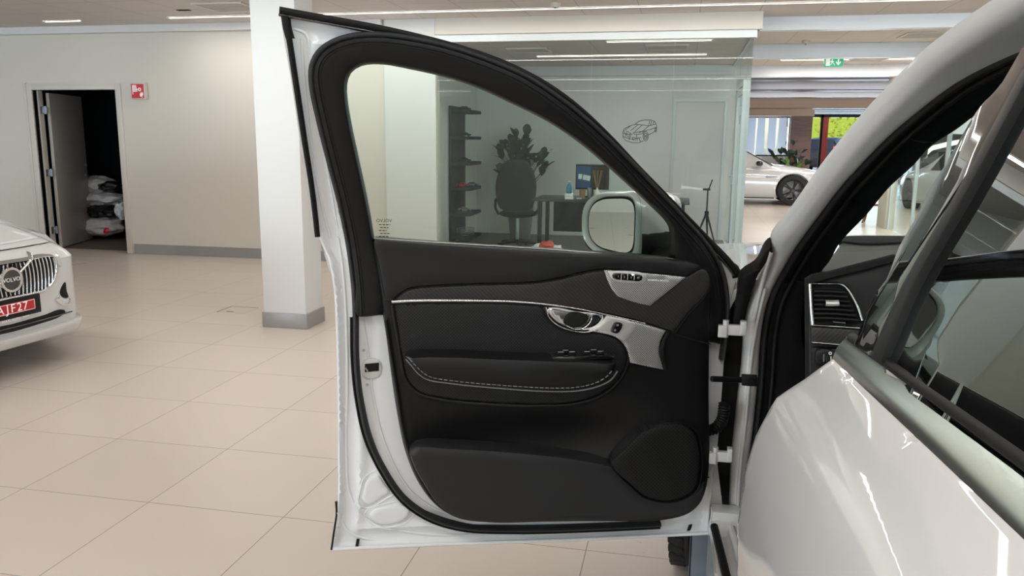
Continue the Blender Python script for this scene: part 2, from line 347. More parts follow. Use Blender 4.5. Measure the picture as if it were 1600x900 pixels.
def patch(name, S, outline, mat, parent=None, off=0.0, thick=.01, bevel=.003, res=.02, holes=(), back=False, step=None, smooth=True, label=None, rings=(.3, 1.0), sharp=35, build=True):
    step = step or min(res, .015)
    loops = [smooth_loop(outline, step)]+[smooth_loop(h, step) for h in holes]
    allv = []; edges = []
    for L in loops:
        b = len(allv); n = len(L); allv += [tuple(p) for p in L]; edges += [(b+i, b+(i+1) % n) for i in range(n)]
    nb = len(allv)
    O = loops[0]; lo, hi = O.min(0), O.max(0)
    gx = np.arange(lo[0]+res/2, hi[0], res); gy = np.arange(lo[1]+res/2, hi[1], res)
    G = np.array([(x+(res*.25 if j % 2 else -res*.25), y) for j, y in enumerate(gy) for x in gx]) if len(gx) and len(gy) else np.zeros((0, 2))
    def dist(P):
        return np.min([seg_dist(P, L) for L in loops], 0)
    def ins(P):
        r = inside(P, loops[0])
        for L in loops[1:]: r &= ~inside(P, L)
        return r
    extra = []
    if len(G):
        G = G[ins(G)]
        if len(G): d = dist(G); G = G[d > max(bevel*1.25, res*.35)]
        extra += [tuple(p) for p in G]
    if bevel > 0:
        for fr in rings:
            for L in loops:
                T = np.roll(L, -1, 0)-np.roll(L, 1, 0); T /= np.linalg.norm(T, axis=1)[:, None]+1e-12
                for sgn in (1, -1):
                    Q = L+np.stack([-T[:, 1], T[:, 0]], 1)*bevel*fr*sgn
                    ok = ins(Q); 
                    if ok.any():
                        Q = Q[ok]; d = dist(Q); extra += [tuple(p) for p in Q[d > bevel*fr*.9]]
    V2 = [Vector(p) for p in allv+extra]
    r = delaunay_2d_cdt(V2, edges, [], 0, 1e-7)
    pv = np.array([tuple(v) for v in r[0]]); tris = [f for f in r[2]]
    cen = np.array([pv[list(f)].mean(0) for f in tris]); ok = ins(cen)
    tris = [f for f, k in zip(tris, ok) if k]
    offf = off if callable(off) else (lambda u, v: off)
    d = dist(pv); d[d < 1e-6] = 0
    vs = []; uvs = []
    for (u, v), dd in zip(pv, d):
        h = offf(u, v)
        if bevel > 0 and dd < bevel: q = 1-dd/bevel; h -= bevel*(1-math.sqrt(max(0, 1-q*q)))
        vs.append(S.P(u, v, h)); uvs.append((float(u), float(v)))
    # boundary edges from the kept triangles
    ec = {}
    for f in tris:
        for a, b in zip(f, f[1:]+f[:1]): ec[(a, b)] = ec.get((a, b), 0)+1
    bd = [(a, b) for (a, b) in ec if (b, a) not in ec]
    fs = [tuple(f) for f in tris]; n0 = len(vs)
    if thick:
        bi = {}
        for a, b in bd:
            for i in (a, b):
                if i not in bi:
                    bi[i] = len(vs); u, v = pv[i]; vs.append(S.P(u, v, offf(u, v)-bevel-thick)); uvs.append((float(u), float(v)))
        fs += [(b, a, bi[a], bi[b]) for a, b in bd]
        if back:
            bk = {}
            for f in tris:
                g = []
                for i in f:
                    if i in bi: g.append(bi[i]); continue
                    if i not in bk:
                        bk[i] = len(vs); u, v = pv[i]; vs.append(S.P(u, v, offf(u, v)-bevel-thick)); uvs.append((float(u), float(v)))
                    g.append(bk[i])
                fs.append(tuple(g[::-1]))
    if S.flip: fs = [f[::-1] for f in fs]
    me = mesh(name, vs, fs, smooth, uvs, sharp)
    return link(name, me, mat, parent, label) if build else me
def ribbon(name, S, path, width, mat, parent=None, off=0.0, h=.004, closed=False, step=.01, n=6, label=None, pts=True, dash=None, build=True):
    L = smooth_loop(path, step, closed); N = len(L); vs = []; fs = []; uvs = []
    T = (np.roll(L, -1, 0)-np.roll(L, 1, 0)) if closed else np.gradient(L, axis=0)
    T /= np.linalg.norm(T, axis=1)[:, None]+1e-12; Nn = np.stack([-T[:, 1], T[:, 0]], 1)
    offf = off if callable(off) else (lambda u, v: off)
    for i in range(N):
        ww = width[0]+(width[1]-width[0])*i/(N-1) if isinstance(width, tuple) else width
        for k in range(n+1):
            a = math.pi*k/n; q = L[i]+Nn[i]*(-math.cos(a))*ww/2
            vs.append(S.P(q[0], q[1], offf(*q)+h*math.sin(a)**.8 if 0 < k < n else offf(*q)-.002)); uvs.append((float(q[0]), float(q[1])))
    for i in range(N if closed else N-1):
        if dash and (i % (dash[0]+dash[1])) >= dash[0]: continue
        j = (i+1) % N
        for k in range(n): fs.append((i*(n+1)+k, i*(n+1)+k+1, j*(n+1)+k+1, j*(n+1)+k))
    if not S.flip: fs = [f[::-1] for f in fs]
    me = mesh(name, vs, fs, True, uvs, 60)
    return link(name, me, mat, parent, label) if build else me
def text_on(name, s, S, u, v, size, off, mat, parent=None, rot=0, mirror=False, label=None, depth=.0008, flipu=None):
    c = bpy.data.curves.new(name, 'FONT'); c.body = s; c.size = size; c.align_x = 'CENTER'; c.align_y = 'CENTER'; c.resolution_u = 2; c.extrude = depth/2
    o = bpy.data.objects.new(name, c); COL.objects.link(o); dg = bpy.context.evaluated_depsgraph_get()
    me = bpy.data.meshes.new_from_object(o.evaluated_get(dg)); bpy.data.objects.remove(o)
    sg = (-1 if S.flip else 1) if flipu is None else flipu
    if mirror: sg = -sg
    for vv in me.vertices:
        x, y, z = vv.co; a = x*math.cos(rot)-y*math.sin(rot); b = x*math.sin(rot)+y*math.cos(rot)
        p = S.P(u+a*sg, v+b, off+z); vv.co = Vector([float(k) for k in p])
    return link(name, me, mat, parent, label)
def box(name, x0, x1, y0, y1, z0, z1, mat, parent=None, b=0, label=None): return MB().box(x0, x1, y0, y1, z0, z1, b).build(name, mat, parent, smooth=b > 0, label=label)
# ================================================================= THE SHOWROOM
ZC, YB = 2.80, 9.137            # ceiling height, plane of the back wall and of the office glass
struct(MB().box(-15, 14, -7, 25.6, -.05, 0).box(3.6, 14, 25.6, 33, -.05, 0).build('floor', 'floor', smooth=False))
struct(MB().box(-15, 14, -7, 25.6, ZC, ZC+.06).box(3.6, 14, 25.6, 33, ZC, ZC+.06).build('ceiling', 'ceil', smooth=False))
DX0, DX1, DZ = -8.13, -6.93, 2.045    # store room doorway
b = MB().box(-15, DX0, YB, YB+.16, 0, ZC).box(DX1, -2.80, YB, YB+.16, 0, ZC).box(DX0, DX1, YB, YB+.16, DZ, ZC)
struct(b.build('wall_back', 'wall', smooth=False))
struct(box('baseboard_back', DX1+.10, -3.42, YB-.014, YB-.001, 0.001, .125, 'base'))
struct(box('baseboard_back_far', -15, DX0-.13, YB-.014, YB-.001, 0.001, .125, 'base'))
struct(box('trim_1', -3.40, -2.79, YB-.035, YB-.001, .001, ZC-.001, 'white_wall'))     # shallow pilaster
struct(box('trim_2', -15, -3.41, YB-.10, YB-.001, ZC-.085, ZC-.001, 'white_wall'))        # cove under the ceiling
struct(box('trim_3', -2.78, .74, YB-.06, YB+.02, 2.625, ZC-.001, 'wall'))                 # fascia above the office glass
struct(box('wall_left', -15.2, -15, -7, YB+.16, 0, ZC, 'wall'))
struct(box('wall_right', 14, 14.2, -7, 33, 0, ZC, 'wall'))
# rear facade: solid piers round the glazing that lets the daylight in
b = MB().box(-7.75, 2.1, -7.2, -7, 0, ZC).box(10.7, 14, -7.2, -7, 0, ZC).box(-15, -14.1, -7.2, -7, 0, ZC).box(-14.1, -7.7, -7.2, -7, 2.6, ZC).box(-14.1, -7.7, -7.2, -7, 0, .12).box(2.1, 10.7, -7.2, -7, 2.6, ZC).box(2.1, 10.7, -7.2, -7, 0, .12)
struct(b.build('wall_rear', 'wall', smooth=False))
b = MB()
for x in (-14.1, -12, -9.9, -7.77, 2.1, 4.2, 6.3, 8.4, 10.63): b.box(x, x+.07, -7.08, -7.0, .12, 2.6)
struct(b.build('window_rear_frame', 'postm', smooth=False))

# column
pc0 = at_z(412.5, 511); pc1 = at_z(480, 514.3); XL, XR, YF, YK = -3.19, -2.833, 5.755, 6.06
struct(MB().box(XL, XR, YF, YK, .0, ZC-.002, .004).build('wall_column', 'column'))
struct(MB().box(XL-.012, XR+.012, YF-.012, YK+.012, .001, .12, .003).build('baseboard_column', 'base'))

# ceiling light slots
def strip_light(x0, x1, y, z=ZC, lab='', power=0, wdt=.035, nm='ceiling_light_strip'):
    r = empty(nm, ((x0+x1)/2, y, z-.002), 0, lab, 'ceiling light', 'linear lights set into the ceiling')
    MB(WM[r.name]).box(-(x1-x0)/2, (x1-x0)/2, -wdt/2, wdt/2, -.006, 0).build('diffuser', 'strip', r, smooth=False)
    MB(WM[r.name]).box(-(x1-x0)/2, (x1-x0)/2, -wdt/2-.012, -wdt/2-.001, -.010, 0).box(-(x1-x0)/2, (x1-x0)/2, wdt/2+.001, wdt/2+.012, -.010, 0).build('frame', 'trimwhite', r, smooth=False)
    if power:
        l = bpy.data.lights.new('strip_lamp', 'AREA'); l.shape = 'RECTANGLE'; l.size = x1-x0; l.size_y = .12; l.energy = power; l.color = (1, .955, .90)
        o = bpy.data.objects.new('strip_lamp', l); COL.objects.link(o); o.location = ((x0+x1)/2, y, z-.03)
    return r
strip_light(-5.75, 3.9, 8.56, lab='long thin light line in the ceiling just before the office glass', power=65)
strip_light(-7.42, -6.95, 8.62, lab='short lit piece of ceiling slot above the store room door', power=0)
strip_light(-9, 9, 4.6, lab='light line in the ceiling above the open car door', power=170)
strip_light(-9, 9, .2, lab='light line in the ceiling above the white car, mirrored in its rear glass', power=170)
strip_light(-9, 9, -3.8, lab='unseen light line added to the ceiling nearest the rear facade', power=120)  # strip out of view, added because the room needs its light
strip_light(1.5, 9, 14.4, lab='light line in the ceiling beyond the second pale beam', power=240)
strip_light(1.6, 9, 12.36, lab='short bright light line right behind the second pale beam', power=120)
strip_light(1.5, 9, 18.3, lab='light line in the ceiling under the far grey beams, right of the green sign', power=130)
strip_light(1.5, 9, 21.8, lab='farthest light line under the grey metal ceiling', power=150)
def vent(cx, cy, lab, s=.56, z=ZC):
    r = empty('ceiling_vent', (cx, cy, z-.001), 0, lab, 'vent', 'square air vents in the ceiling'); X = WM[r.name]; h = s/2
    MB(X).box(-h, h, -h, -h+.03, -.014, 0).box(-h, h, h-.03, h, -.014, 0).box(-h, -h+.03, -h+.03, h-.03, -.014, 0).box(h-.03, h, -h+.03, h-.03, -.014, 0).build('frame', 'trimwhite', r, smooth=False)
    b = MB(X)
    for k in range(9):
        y = -h+.06+k*(s-.12)/8; b.box(-h+.031, h-.031, y-.018, y+.012, -.010, -.002)
    b.build('louvre', 'vent', r, smooth=False); return r
vent(-4.64, 7.98, 'square ceiling vent left of the white column'); p = at_z(1447, 54, ZC); vent(p[0], p[1], 'square ceiling vent behind the first pale beam, above the white car')
p = at_z(1350, 94.5, ZC); vent(p[0], p[1]-.3, 'square ceiling vent just right of the green exit sign')
def detector(px, py, lab, z=ZC):
    p = at_z(px, py, z); r = empty('smoke_detector', (p[0], p[1], z-.002), 0, lab, 'smoke detector')
    MB(WM[r.name]).lathe([(0, -.045), (.03, -.045), (.045, -.03), (.05, -.012), (.05, -.001)], 20).build('housing', 'trimwhite', r)
    MB(WM[r.name]).lathe([(0, -.052), (.014, -.052), (.014, -.046)], 12).build('sensor', 'void', r)
detector(1259, 63, 'small round detector on the ceiling beyond the office corner')
detector(868, 4, 'round detector on the ceiling above the office front')
p = at_z(287, 15.5, ZC); tag(box('ceiling_slot_cover', p[0]-.07, p[0]+.07, p[1]-.03, p[1]+.03, ZC-.006, ZC-.001, 'void'), 'small dark slot cover beside the left ceiling vent', 'cover')

# beams beyond the office
for i, (y, dz, mt) in enumerate([(9.5, .14, 'beam'), (12.1, .19, 'beam'), (15.4, .20, 'beam'), (18.9, .20, 'beam2'), (22.3, .20, 'beam2'), (25.0, .36, 'peach')]):
    struct(box('trim_%d' % (i+4), .76 if i else .745, 13.9, y, y+.14, ZC-dz, ZC-.001, mt))
for i, y in enumerate([16.2, 17.2, 19.9, 20.8, 23.2, 24.0, 26.5, 28, 29.5, 31]):
    struct(box('trim_%d' % (i+12), .76, 13.9, y, y+.5, ZC-.12-(.2 if y > 26 else 0), ZC-.001, 'beam2'))

# ---- store room behind the open door
x0, x1, y0, y1 = -9.6, -6.0, YB+.17, 12.4
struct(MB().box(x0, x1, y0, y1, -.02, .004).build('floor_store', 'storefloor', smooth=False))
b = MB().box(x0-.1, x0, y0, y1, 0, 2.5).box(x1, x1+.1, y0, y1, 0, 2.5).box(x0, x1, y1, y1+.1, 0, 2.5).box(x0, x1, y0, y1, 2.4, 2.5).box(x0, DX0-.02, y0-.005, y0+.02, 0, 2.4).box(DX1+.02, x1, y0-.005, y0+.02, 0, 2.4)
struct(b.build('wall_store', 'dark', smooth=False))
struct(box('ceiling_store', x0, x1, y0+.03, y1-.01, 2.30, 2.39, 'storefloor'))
# frame, leaf, hinges
fr = MB().box(DX0-.10, DX0, YB-.02, YB+.16, .001, DZ+.075, .004).box(DX1, DX1+.075, YB-.02, YB+.16, .001, DZ+.075, .004).box(DX0, DX1, YB-.02, YB+.16, DZ, DZ+.075, .004).box(DX0-.115, DX0-.075, YB-.03, YB, .001, DZ+.085, .003).box(DX0, DX0+.022, YB+.06, YB+.13, .001, DZ-.001, .002)
f = struct(fr.build('door_1', 'trimwhite'))
pa = at_z(61, 145, 2.02); pb = at_z(115, 150, 2.02); A = V3(DX0+.05, YB+.17, 0); ang = math.atan2(pb[1]-A[1], pb[0]-A[0]); LL = .98
X = Matrix.Translation(Vector(A.tolist())) @ Matrix.Rotation(ang, 4, 'Z')
MB(X).box(.02, LL, -.02, .02, .012, 2.02, .002).build('door_leaf', 'doorleaf', f)
MB(X).lathe([(0, -.045), (.024, -.045), (.026, -.025), (.026, -.021)], 18, axis='Y', X=Matrix.Translation((LL-.06, 0, 1.07))).build('door_lock', 'steel', f)
MB(X).lathe([(0, -.035), (.024, -.035), (.026, -.021)], 16, axis='Y', X=Matrix.Translation((LL-.06, 0, .93))).tube([(LL-.06, -.03, .93), (LL-.06, -.055, .93), (LL-.08, -.06, .93), (LL-.17, -.06, .93)], .009).build('door_handle', 'steel', f)
MB(X).lathe([(0, -.028), (.012, -.028), (.012, -.021)], 12, axis='Y', X=Matrix.Translation((LL-.12, 0, 1.48))).build('door_viewer', 'steel', f)
for z in (.25, 1.0, 1.80):
    MB().tube([(DX0+.035, YB+.15, z-.05), (DX0+.035, YB+.15, z+.05)], .009).box(DX0+.023, DX0+.028, YB+.07, YB+.15, z-.045, z+.045).box(DX0+.028, DX0+.060, YB+.141, YB+.147, z-.04, z+.04).build('hinge', 'steel', f)

# sacks in the store room
def sack(px, py0, py1, wpx, Y, mat, lab, seed, depth=.25):
    c = at_y(px, (py0+py1)/2, Y); zz = at_y(px, py0, Y)[2]-at_y(px, py1, Y)[2]; ww = abs(at_y(px+wpx/2, 300, Y)[0]-at_y(px-wpx/2, 300, Y)[0])/2
    b = MB(); b.blob((c[0], c[1]+depth*.6, max(c[2], zz/2+.005)), (ww*.95, depth, zz*.43), seed, .14, 4, fr=2.2)
    o = b.build('plastic_sack', mat, smooth=True, sharp=180); tag(o, lab, 'sack', 'sacks piled in the store room'); return o
sack(150, 337, 372, 62, 10.15, 'sack', 'white printed sack on the floor, bottom of the store room pile', 1)
sack(150, 318, 343, 55, 10.2, 'blacksack', 'black sack between white ones in the pile', 2, .22)
sack(153, 298, 324, 64, 10.25, 'sack', 'white sack in the middle of the pile, over the black one', 3, .22)
sack(143, 274, 303, 50, 10.3, 'sack', 'white sack, topmost of the pile behind the door leaf', 4, .2)
sack(166, 282, 302, 34, 10.25, 'blacksack', 'small black sack beside the topmost white one', 5, .14)
sack(186, 315, 345, 20, 10.12, 'sack', 'crumpled white bag hanging out on the right of the pile', 6, .12)
c = at_y(168, 355, 10.0); tag(MB().blob((c[0], 9.97, .17), (.05, .02, .04), 3, .3, 2).build('red_wrapper', 'red'), 'scrap of red wrapping on the lowest white sack', 'wrapper')
ch = empty('padded_chair', (-7.52, 11.2, 0), 0, 'olive green padded chair in the dark beside the sack pile', 'chair'); X = WM[ch.name]
MB(X).blob((0, .1, .78), (.24, .09, .26), 8, .03, 3).build('backrest', 'olive', ch); MB(X).blob((0, -.1, .45), (.25, .25, .07), 9, .03, 3).build('seat', 'olive', ch)
for sx in (-1, 1):
    for sy in (-1, 1): MB(X).tube([(sx*.17, sy*.15-.1, .42), (sx*.2, sy*.19-.1, 0.005)], .014).build('leg', 'steel', ch)

# fire hose sign
c0 = at_y(216, 142.5, YB-.05); r = empty('fire_hose_sign', (c0[0], YB-.03, c0[2]), 0, 'red square sign with white hose symbol beside the store room door', 'sign'); X = WM[r.name]
MB(X).box(-.098, .098, -.030, .026, -.098, .098, .004).build('box', 'trimwhite', r)
MB(X).box(-.085, .085, -.034, -.031, -.085, .085).build('face', 'red', r, smooth=False)
b = MB(X)
for k in range(6): b.box(-.068+.002*k, -.012+.002*k, -.038, -.035, .063-.014*k, .072-.014*k)
b.box(-.068, -.060, -.038, -.035, -.04, .06)
b.lathe([(.010, -.0375), (.022, -.0375), (.022, -.035), (.010, -.035)], 18, Matrix.Translation((.030, 0, .020)), axis='Y', closed=True).box(-.012, .012, -.038, -.035, .016, .022)
for dx, dz, s in ((.045, -.035, 1), (.065, -.030, .8)): b.prism([(dx-.012*s, dz-.03*s), (dx+.012*s, dz-.03*s), (dx+.014*s, dz), (dx+.004*s, dz+.028*s), (dx-.002*s, dz+.012*s), (dx-.014*s, dz)], -.038, -.035)
b.box(.050, .068, -.038, -.035, -.075, -.068); b.build('symbol', 'signwhite', r, smooth=False)

# floor outlet lid
p0, p1, p2 = at_z(340, 487.5), at_z(364, 479), at_z(403, 481)
cx, cy = (p2[0]+p0[0])/2, (p0[1]+p1[1])/2; hx, hy = abs(p2[0]-p1[0])/2+.01, abs(p1[1]-p0[1])/2
r = empty('floor_outlet', (cx, cy, 0), 0, 'flush floor outlet lid let into a tile left of the column', 'floor outlet'); X = WM[r.name]
MB(X).box(-hx, hx, hy-.008, hy, .0005, .002).box(-hx, -hx+.008, -hy, hy, .0005, .002).build('seam', 'void', r, smooth=False)
MB(X).box(-hx+.009, hx, -hy, hy-.009, .0005, .0018).build('lid', 'floor', r, smooth=False); MB(X).box(-hx*.45, hx*.05, -hy+.03, -hy+.042, .0015, .003).build('grip_slot', 'void', r, smooth=False)

# ================================================================= GLASS OFFICE
OX0, OX1, OY1, OZ = -3.2, .66, 12.62, 2.57
struct(box('floor_office', OX0, OX1-.02, YB+.03, OY1, .0005, .006, 'officefloor'))
struct(box('ceiling_office', OX0, OX1, YB+.05, OY1, OZ, OZ+.05, 'ceil'))
b = MB().box(OX0, OX1+.05, OY1, OY1+.1, 0, ZC-.01).box(OX0-.1, OX0, YB+.16, OY1, 0, ZC-.01)
struct(b.build('wall_office', 'white_wall', smooth=False))
struct(MB().box(OX0, OX1, OY1-.1, OY1-.005, OZ-.14, OZ-.002).build('trim_30', 'white_wall', smooth=False))
struct(MB().box(-2.79, OX1+.03, YB-.03, YB+.03, 2.545, 2.624).box(OX1-.02, OX1+.04, YB+.03, OY1-.01, 2.545, ZC-.01).box(-2.79, OX1+.02, YB-.02, YB+.02, .001, .03).build('window_1_frame', 'postm', smooth=False))
XS = [-2.78, at_y(766, 200, YB)[0], at_y(922, 200, YB)[0], at_y(1049, 200, YB)[0], OX1]
for i in range(4):
    struct(MB().box(XS[i]+.003, XS[i+1]-.003, YB-.005, YB+.005, .032, 2.543).build('window_%d' % (i+1), 'office_glass', smooth=False))
struct(MB().box(OX1-.005, OX1+.005, YB+.008, 9.70, .012, 2.543).box(OX1-.005, OX1+.005, 11.05, OY1-.003, .012, 2.543).box(OX1-.005, OX1+.005, 9.75, 11.0, 2.15, 2.543).build('window_5', 'office_glass', smooth=False))
d2 = struct(MB().box(OX1-.04, OX1+.04, 9.70, 9.76, .012, 2.16).box(OX1-.04, OX1+.04, 10.99, 11.05, .012, 2.16).box(OX1-.04, OX1+.04, 9.76, 10.99, 2.10, 2.16).build('door_2', 'postm', smooth=False))
MB().box(OX1-.03, OX1+.03, 9.765, 9.86, .02, 2.095).box(OX1-.03, OX1+.03, 10.90, 10.985, .02, 2.095).box(OX1-.03, OX1+.03, 9.86, 10.9, .02, .12).box(OX1-.03, OX1+.03, 9.86, 10.9, 2.02, 2.095).build('door_leaf', 'postm', d2, smooth=False)
MB().box(OX1-.004, OX1+.004, 9.87, 10.89, .13, 2.01).build('door_pane', 'office_glass', d2, smooth=False)
for z in (.3, 1.72, 1.92): MB().box(OX1-.055, OX1-.041, 9.72, 9.80, z-.05, z+.05, .003).build('hinge', 'steel', d2)
MB().tube([(OX1-.03, 10.93, 1.03), (OX1-.075, 10.93, 1.03), (OX1-.08, 10.83, 1.03)], .009).box(OX1-.045, OX1-.031, 10.91, 10.95, .93, 1.06).build('door_handle', 'steel', d2)
# two panels and a narrow framed door on the office's rear wall
struct(MB().box(-.18, -.14, OY1-.03, OY1-.001, 0, 2.05).box(.56, .60, OY1-.03, OY1-.001, 0, 2.05).box(-.18, .60, OY1-.03, OY1-.001, 2.05, 2.10).build('trim_31', 'postm', smooth=False))
def strip2(pxa, pxb, lab):
    a = at_z(*pxa, OZ); c = at_z(*pxb, OZ); strip_light(a[0], c[0], (a[1]+c[1])/2, OZ, lab, 9, .045, 'ceiling_light_strip')
strip2((840, 88), (1104, 83.5), 'light line in the office ceiling, the rear one'); strip2((948, 64), (1112, 62), 'light line in the office ceiling close behind the front glass')
for px, py, lab in ((828, 78, 'air vent in the office ceiling, left one'), (1043, 73, 'air vent in the office ceiling, right one')):
    p = at_z(px, py, OZ); vent(p[0], p[1], lab, .5, OZ)
detector(985, 90, 'detector hanging from the office ceiling', OZ)

# shelf tower on the office's left wall with model cars
st = empty('display_shelf', (OX0+.012, 11.36, 0), 0, 'dark shelf tower with six short shelves in the glass office', 'shelf'); X = WM[st.name]
MB(X).box(0, .035, -.34, .40, .04, 1.93, .002).build('back_panel', 'shelfm', st)
shz = []
for i, py in enumerate((172, 213, 253, 292, 331, 369)):
    z = at_y(722, py, 11.2)[2]; z = max(z, .12); shz.append(z)
    MB(X).box(.036, .30, -.36, .30, z-.045, z, .002).build('shelf', 'shelfm', st)
def model_car(x, y, z, mat, lab, s=1.0):
    r = empty('model_car', (x, y, z), .15, lab, 'model car', 'model cars on the display shelf'); X = WM[r.name] @ Matrix.Scale(s, 4)
    MB(X).prism([(-.09, .012), (.09, .012), (.092, .030), (.055, .036), (.028, .056), (-.035, .056), (-.062, .040), (-.092, .036)], -.036, .036).build('body', mat, r)
    b = MB(X).prism([(-.052, .041), (.045, .040), (.026, .053), (-.034, .053)], -.0368, .0368); b.build('window', 'car_glass', r, smooth=False)
    for sx in (-1, 1):
        for sy in (-1, 1): MB(X).lathe([(0, -.007), (.014, -.007), (.016, 0), (.014, .007), (0, .007)], 14, Matrix.Translation((sx*.055, sy*.033, .0162)), axis='Y').build('wheel', 'tyre', r)
labs = [('black_paint', 'black model car on the top shelf'), ('black_paint', 'black model car on the second shelf'), ('black_paint', 'dark model car on the third shelf'), ('red', 'red model car on the fourth shelf, left'), ('steel', 'grey model car on the fifth shelf'), ('blue_paint', 'blue model car on the fourth shelf, right')]
for i, (mt, lab) in enumerate(labs[:5]): model_car(OX0+.16, 11.30-(.12 if i == 3 else 0), shz[i]+.001, mt, lab)
model_car(OX0+.22, 11.50, shz[3]+.001, *labs[5])
r = empty('wire_basket', (OX0+.17, 11.3, shz[5]+.001), 0, 'wire basket on the lowest shelf', 'basket'); b = MB(WM[r.name])
for k in range(4): b.tube([(.12*math.cos(a), .2*math.sin(a), .012+.025*k) for a in np.linspace(0, 2*math.pi, 20)], .004, 6)
for k in range(8): a = k*math.pi/4; b.tube([(.12*math.cos(a), .2*math.sin(a), .004), (.12*math.cos(a), .2*math.sin(a), .09)], .003, 5)
b.build('wire', 'steel', r)

# office chair
def office_chair(x, y, rz, lab):
    r = empty('office_chair', (x, y, 0), rz, lab, 'chair'); X = WM[r.name]
    S = Surf((0, -.2, 0), (1, 0, 0), (0, 0, 1), (0, -1, 0), lambda u, v: .10*u*u*2-.12*(v-.6)**2)
    class SX(Surf): pass
    Sw = Surf(*(np.array(X @ Vector(a) if i == 0 else (X.to_3x3() @ Vector(a))) for i, a in enumerate([(0, -.2, 0), (1, 0, 0), (0, 0, 1), (0, -1, 0)])), S=S.S)
    patch('backrest', Sw, [(-.20, .55), (.20, .55), (.27, .75), (.25, 1.0), (.13, 1.19), (-.13, 1.19), (-.25, 1.0), (-.27, .75)], 'fabric', r, off=0, thick=.06, bevel=.03, res=.04, back=True)
    MB(X).blob((0, .06, .47), (.27, .27, .06), 3, .02, 3).build('seat', 'fabric', r)
    for sx in (-1, 1): MB(X).tube([(sx*.25, -.05, .46), (sx*.30, -.05, .55), (sx*.30, -.02, .66), (sx*.30, .2, .67)], .018).build('armrest', 'plastic', r)
    MB(X).tube([(0, 0, .08), (0, 0, .43)], .028).build('column', 'steel', r)
    b = MB(X)
    for k in range(5): a = k*1.2566; b.tube([(0, 0, .10), (.29*math.cos(a), .29*math.sin(a), .065)], [.028, .016], 8)
    b.build('base', 'plastic', r)
    for k in range(5): a = k*1.2566; MB(X).lathe([(0, -.02), (.026, -.02), (.029, 0), (.026, .02), (0, .02)], 14, Matrix.Translation((.29*math.cos(a), .29*math.sin(a), .035)), axis='Y').build('castor', 'plastic', r)
office_chair(-2.21, 11.0, .05, 'black high-backed office chair at the dark desk in the glass office')

# plant
def leafy(name, base, h0, h1, spread, n, lsize, mat, potm, lab, cat, seed=1, pot=(.18, .34), flowers=0, group=None):
    rnd = random.Random(seed); r = empty(name, base, 0, lab, cat, group); X = WM[r.name]
    MB(X).lathe([(0, .002), (pot[0]*.75, .002), (pot[0], pot[1]), (pot[0]*.9, pot[1]), (pot[0]*.85, pot[1]-.04), (0, pot[1]-.04)], 24).build('pot', potm, r)
    sb = MB(X); lb = MB(X); fb = MB(X)
    for i in range(n):
        a = rnd.uniform(0, 6.283); q = rnd.uniform(.15, 1); z = h0+(h1-h0)*rnd.random()*(1-.35*q); d = spread*q
        tip = Vector((d*math.cos(a), d*math.sin(a), z)); mid = Vector((tip.x*.35, tip.y*.35, z*.75))
        sb.tube([(0, 0, pot[1]-.05), mid, tip], [.008, .006, .003], 5)
        for k in range(3):
            dv = (tip-mid).normalized()+Vector((rnd.uniform(-.6, .6), rnd.uniform(-.6, .6), rnd.uniform(-.1, .7))); dv.normalize(); L = lsize*rnd.uniform(.7, 1.2); side = dv.cross(Vector((rnd.uniform(-.3, .3), rnd.uniform(-.3, .3), 1))).normalized()
            vs = []; N = 5
            for j in range(N+1):
                t = j/N; wd = L*.24*math.sin(math.pi*min(1, t*.95+.05))**.8; c = tip+dv*L*t+Vector((0, 0, -.25*L*t*t)); up = Vector((0, 0, .12*wd)); vs += [c-side*wd+up, c, c+side*wd+up]
            fs = [];
            for j in range(N): fs += [(3*j, 3*j+1, 3*j+4, 3*j+3), (3*j+1, 3*j+2, 3*j+5, 3*j+4)]
            lb.add(vs, fs)
        if i < flowers: MB(X).blob(tip+Vector((0, 0, .05)), (.016, .016, .04), i, .2, 1).build('flower', 'orange', r)
    sb.build('stem', 'leaf', r); lb.build('foliage', mat, r, fixn=False)
    return r
leafy('potted_plant', (-2.36, 11.98, 0), .95, 1.6, .42, 46, .23, 'leaf', 'pot', 'leafy potted plant with orange blooms behind the office chair', 'plant', 3, (.2, .5), 6)
# tyre behind chair: tread, sidewall and rim seen face on
def tyre_mesh(X, R, W, prof_n=56):
    b = MB(X); w2 = W/2
    prof = [(R*.66, -w2*.80), (R*.72, -w2*.98), (R*.86, -w2), (R*.955, -w2*.92), (R*.99, -w2*.75), (R, -w2*.45), (R*.985, -w2*.40), (R*.985, -w2*.33), (R, -w2*.28), (R, -w2*.06), (R*.985, -w2*.03), (R*.985, w2*.03), (R, w2*.06), (R, w2*.28), (R*.985, w2*.33), (R*.985, w2*.40), (R, w2*.45), (R*.99, w2*.75), (R*.955, w2*.92), (R*.86, w2), (R*.72, w2*.98), (R*.66, w2*.80)]
    b.lathe(prof, prof_n, axis='Y', closed=True); 
    for k in range(prof_n):   # shoulder blocks
        a = 2*math.pi*k/prof_n
        for s in (-1, 1):
            Xk = Matrix.Rotation(-a, 4, 'Y') @ Matrix.Translation((R*.985, s*w2*.74, 0)); b.box(-.006, .009, -w2*.2, w2*.17, -R*.034, R*.034, .002, Xk)
    return b

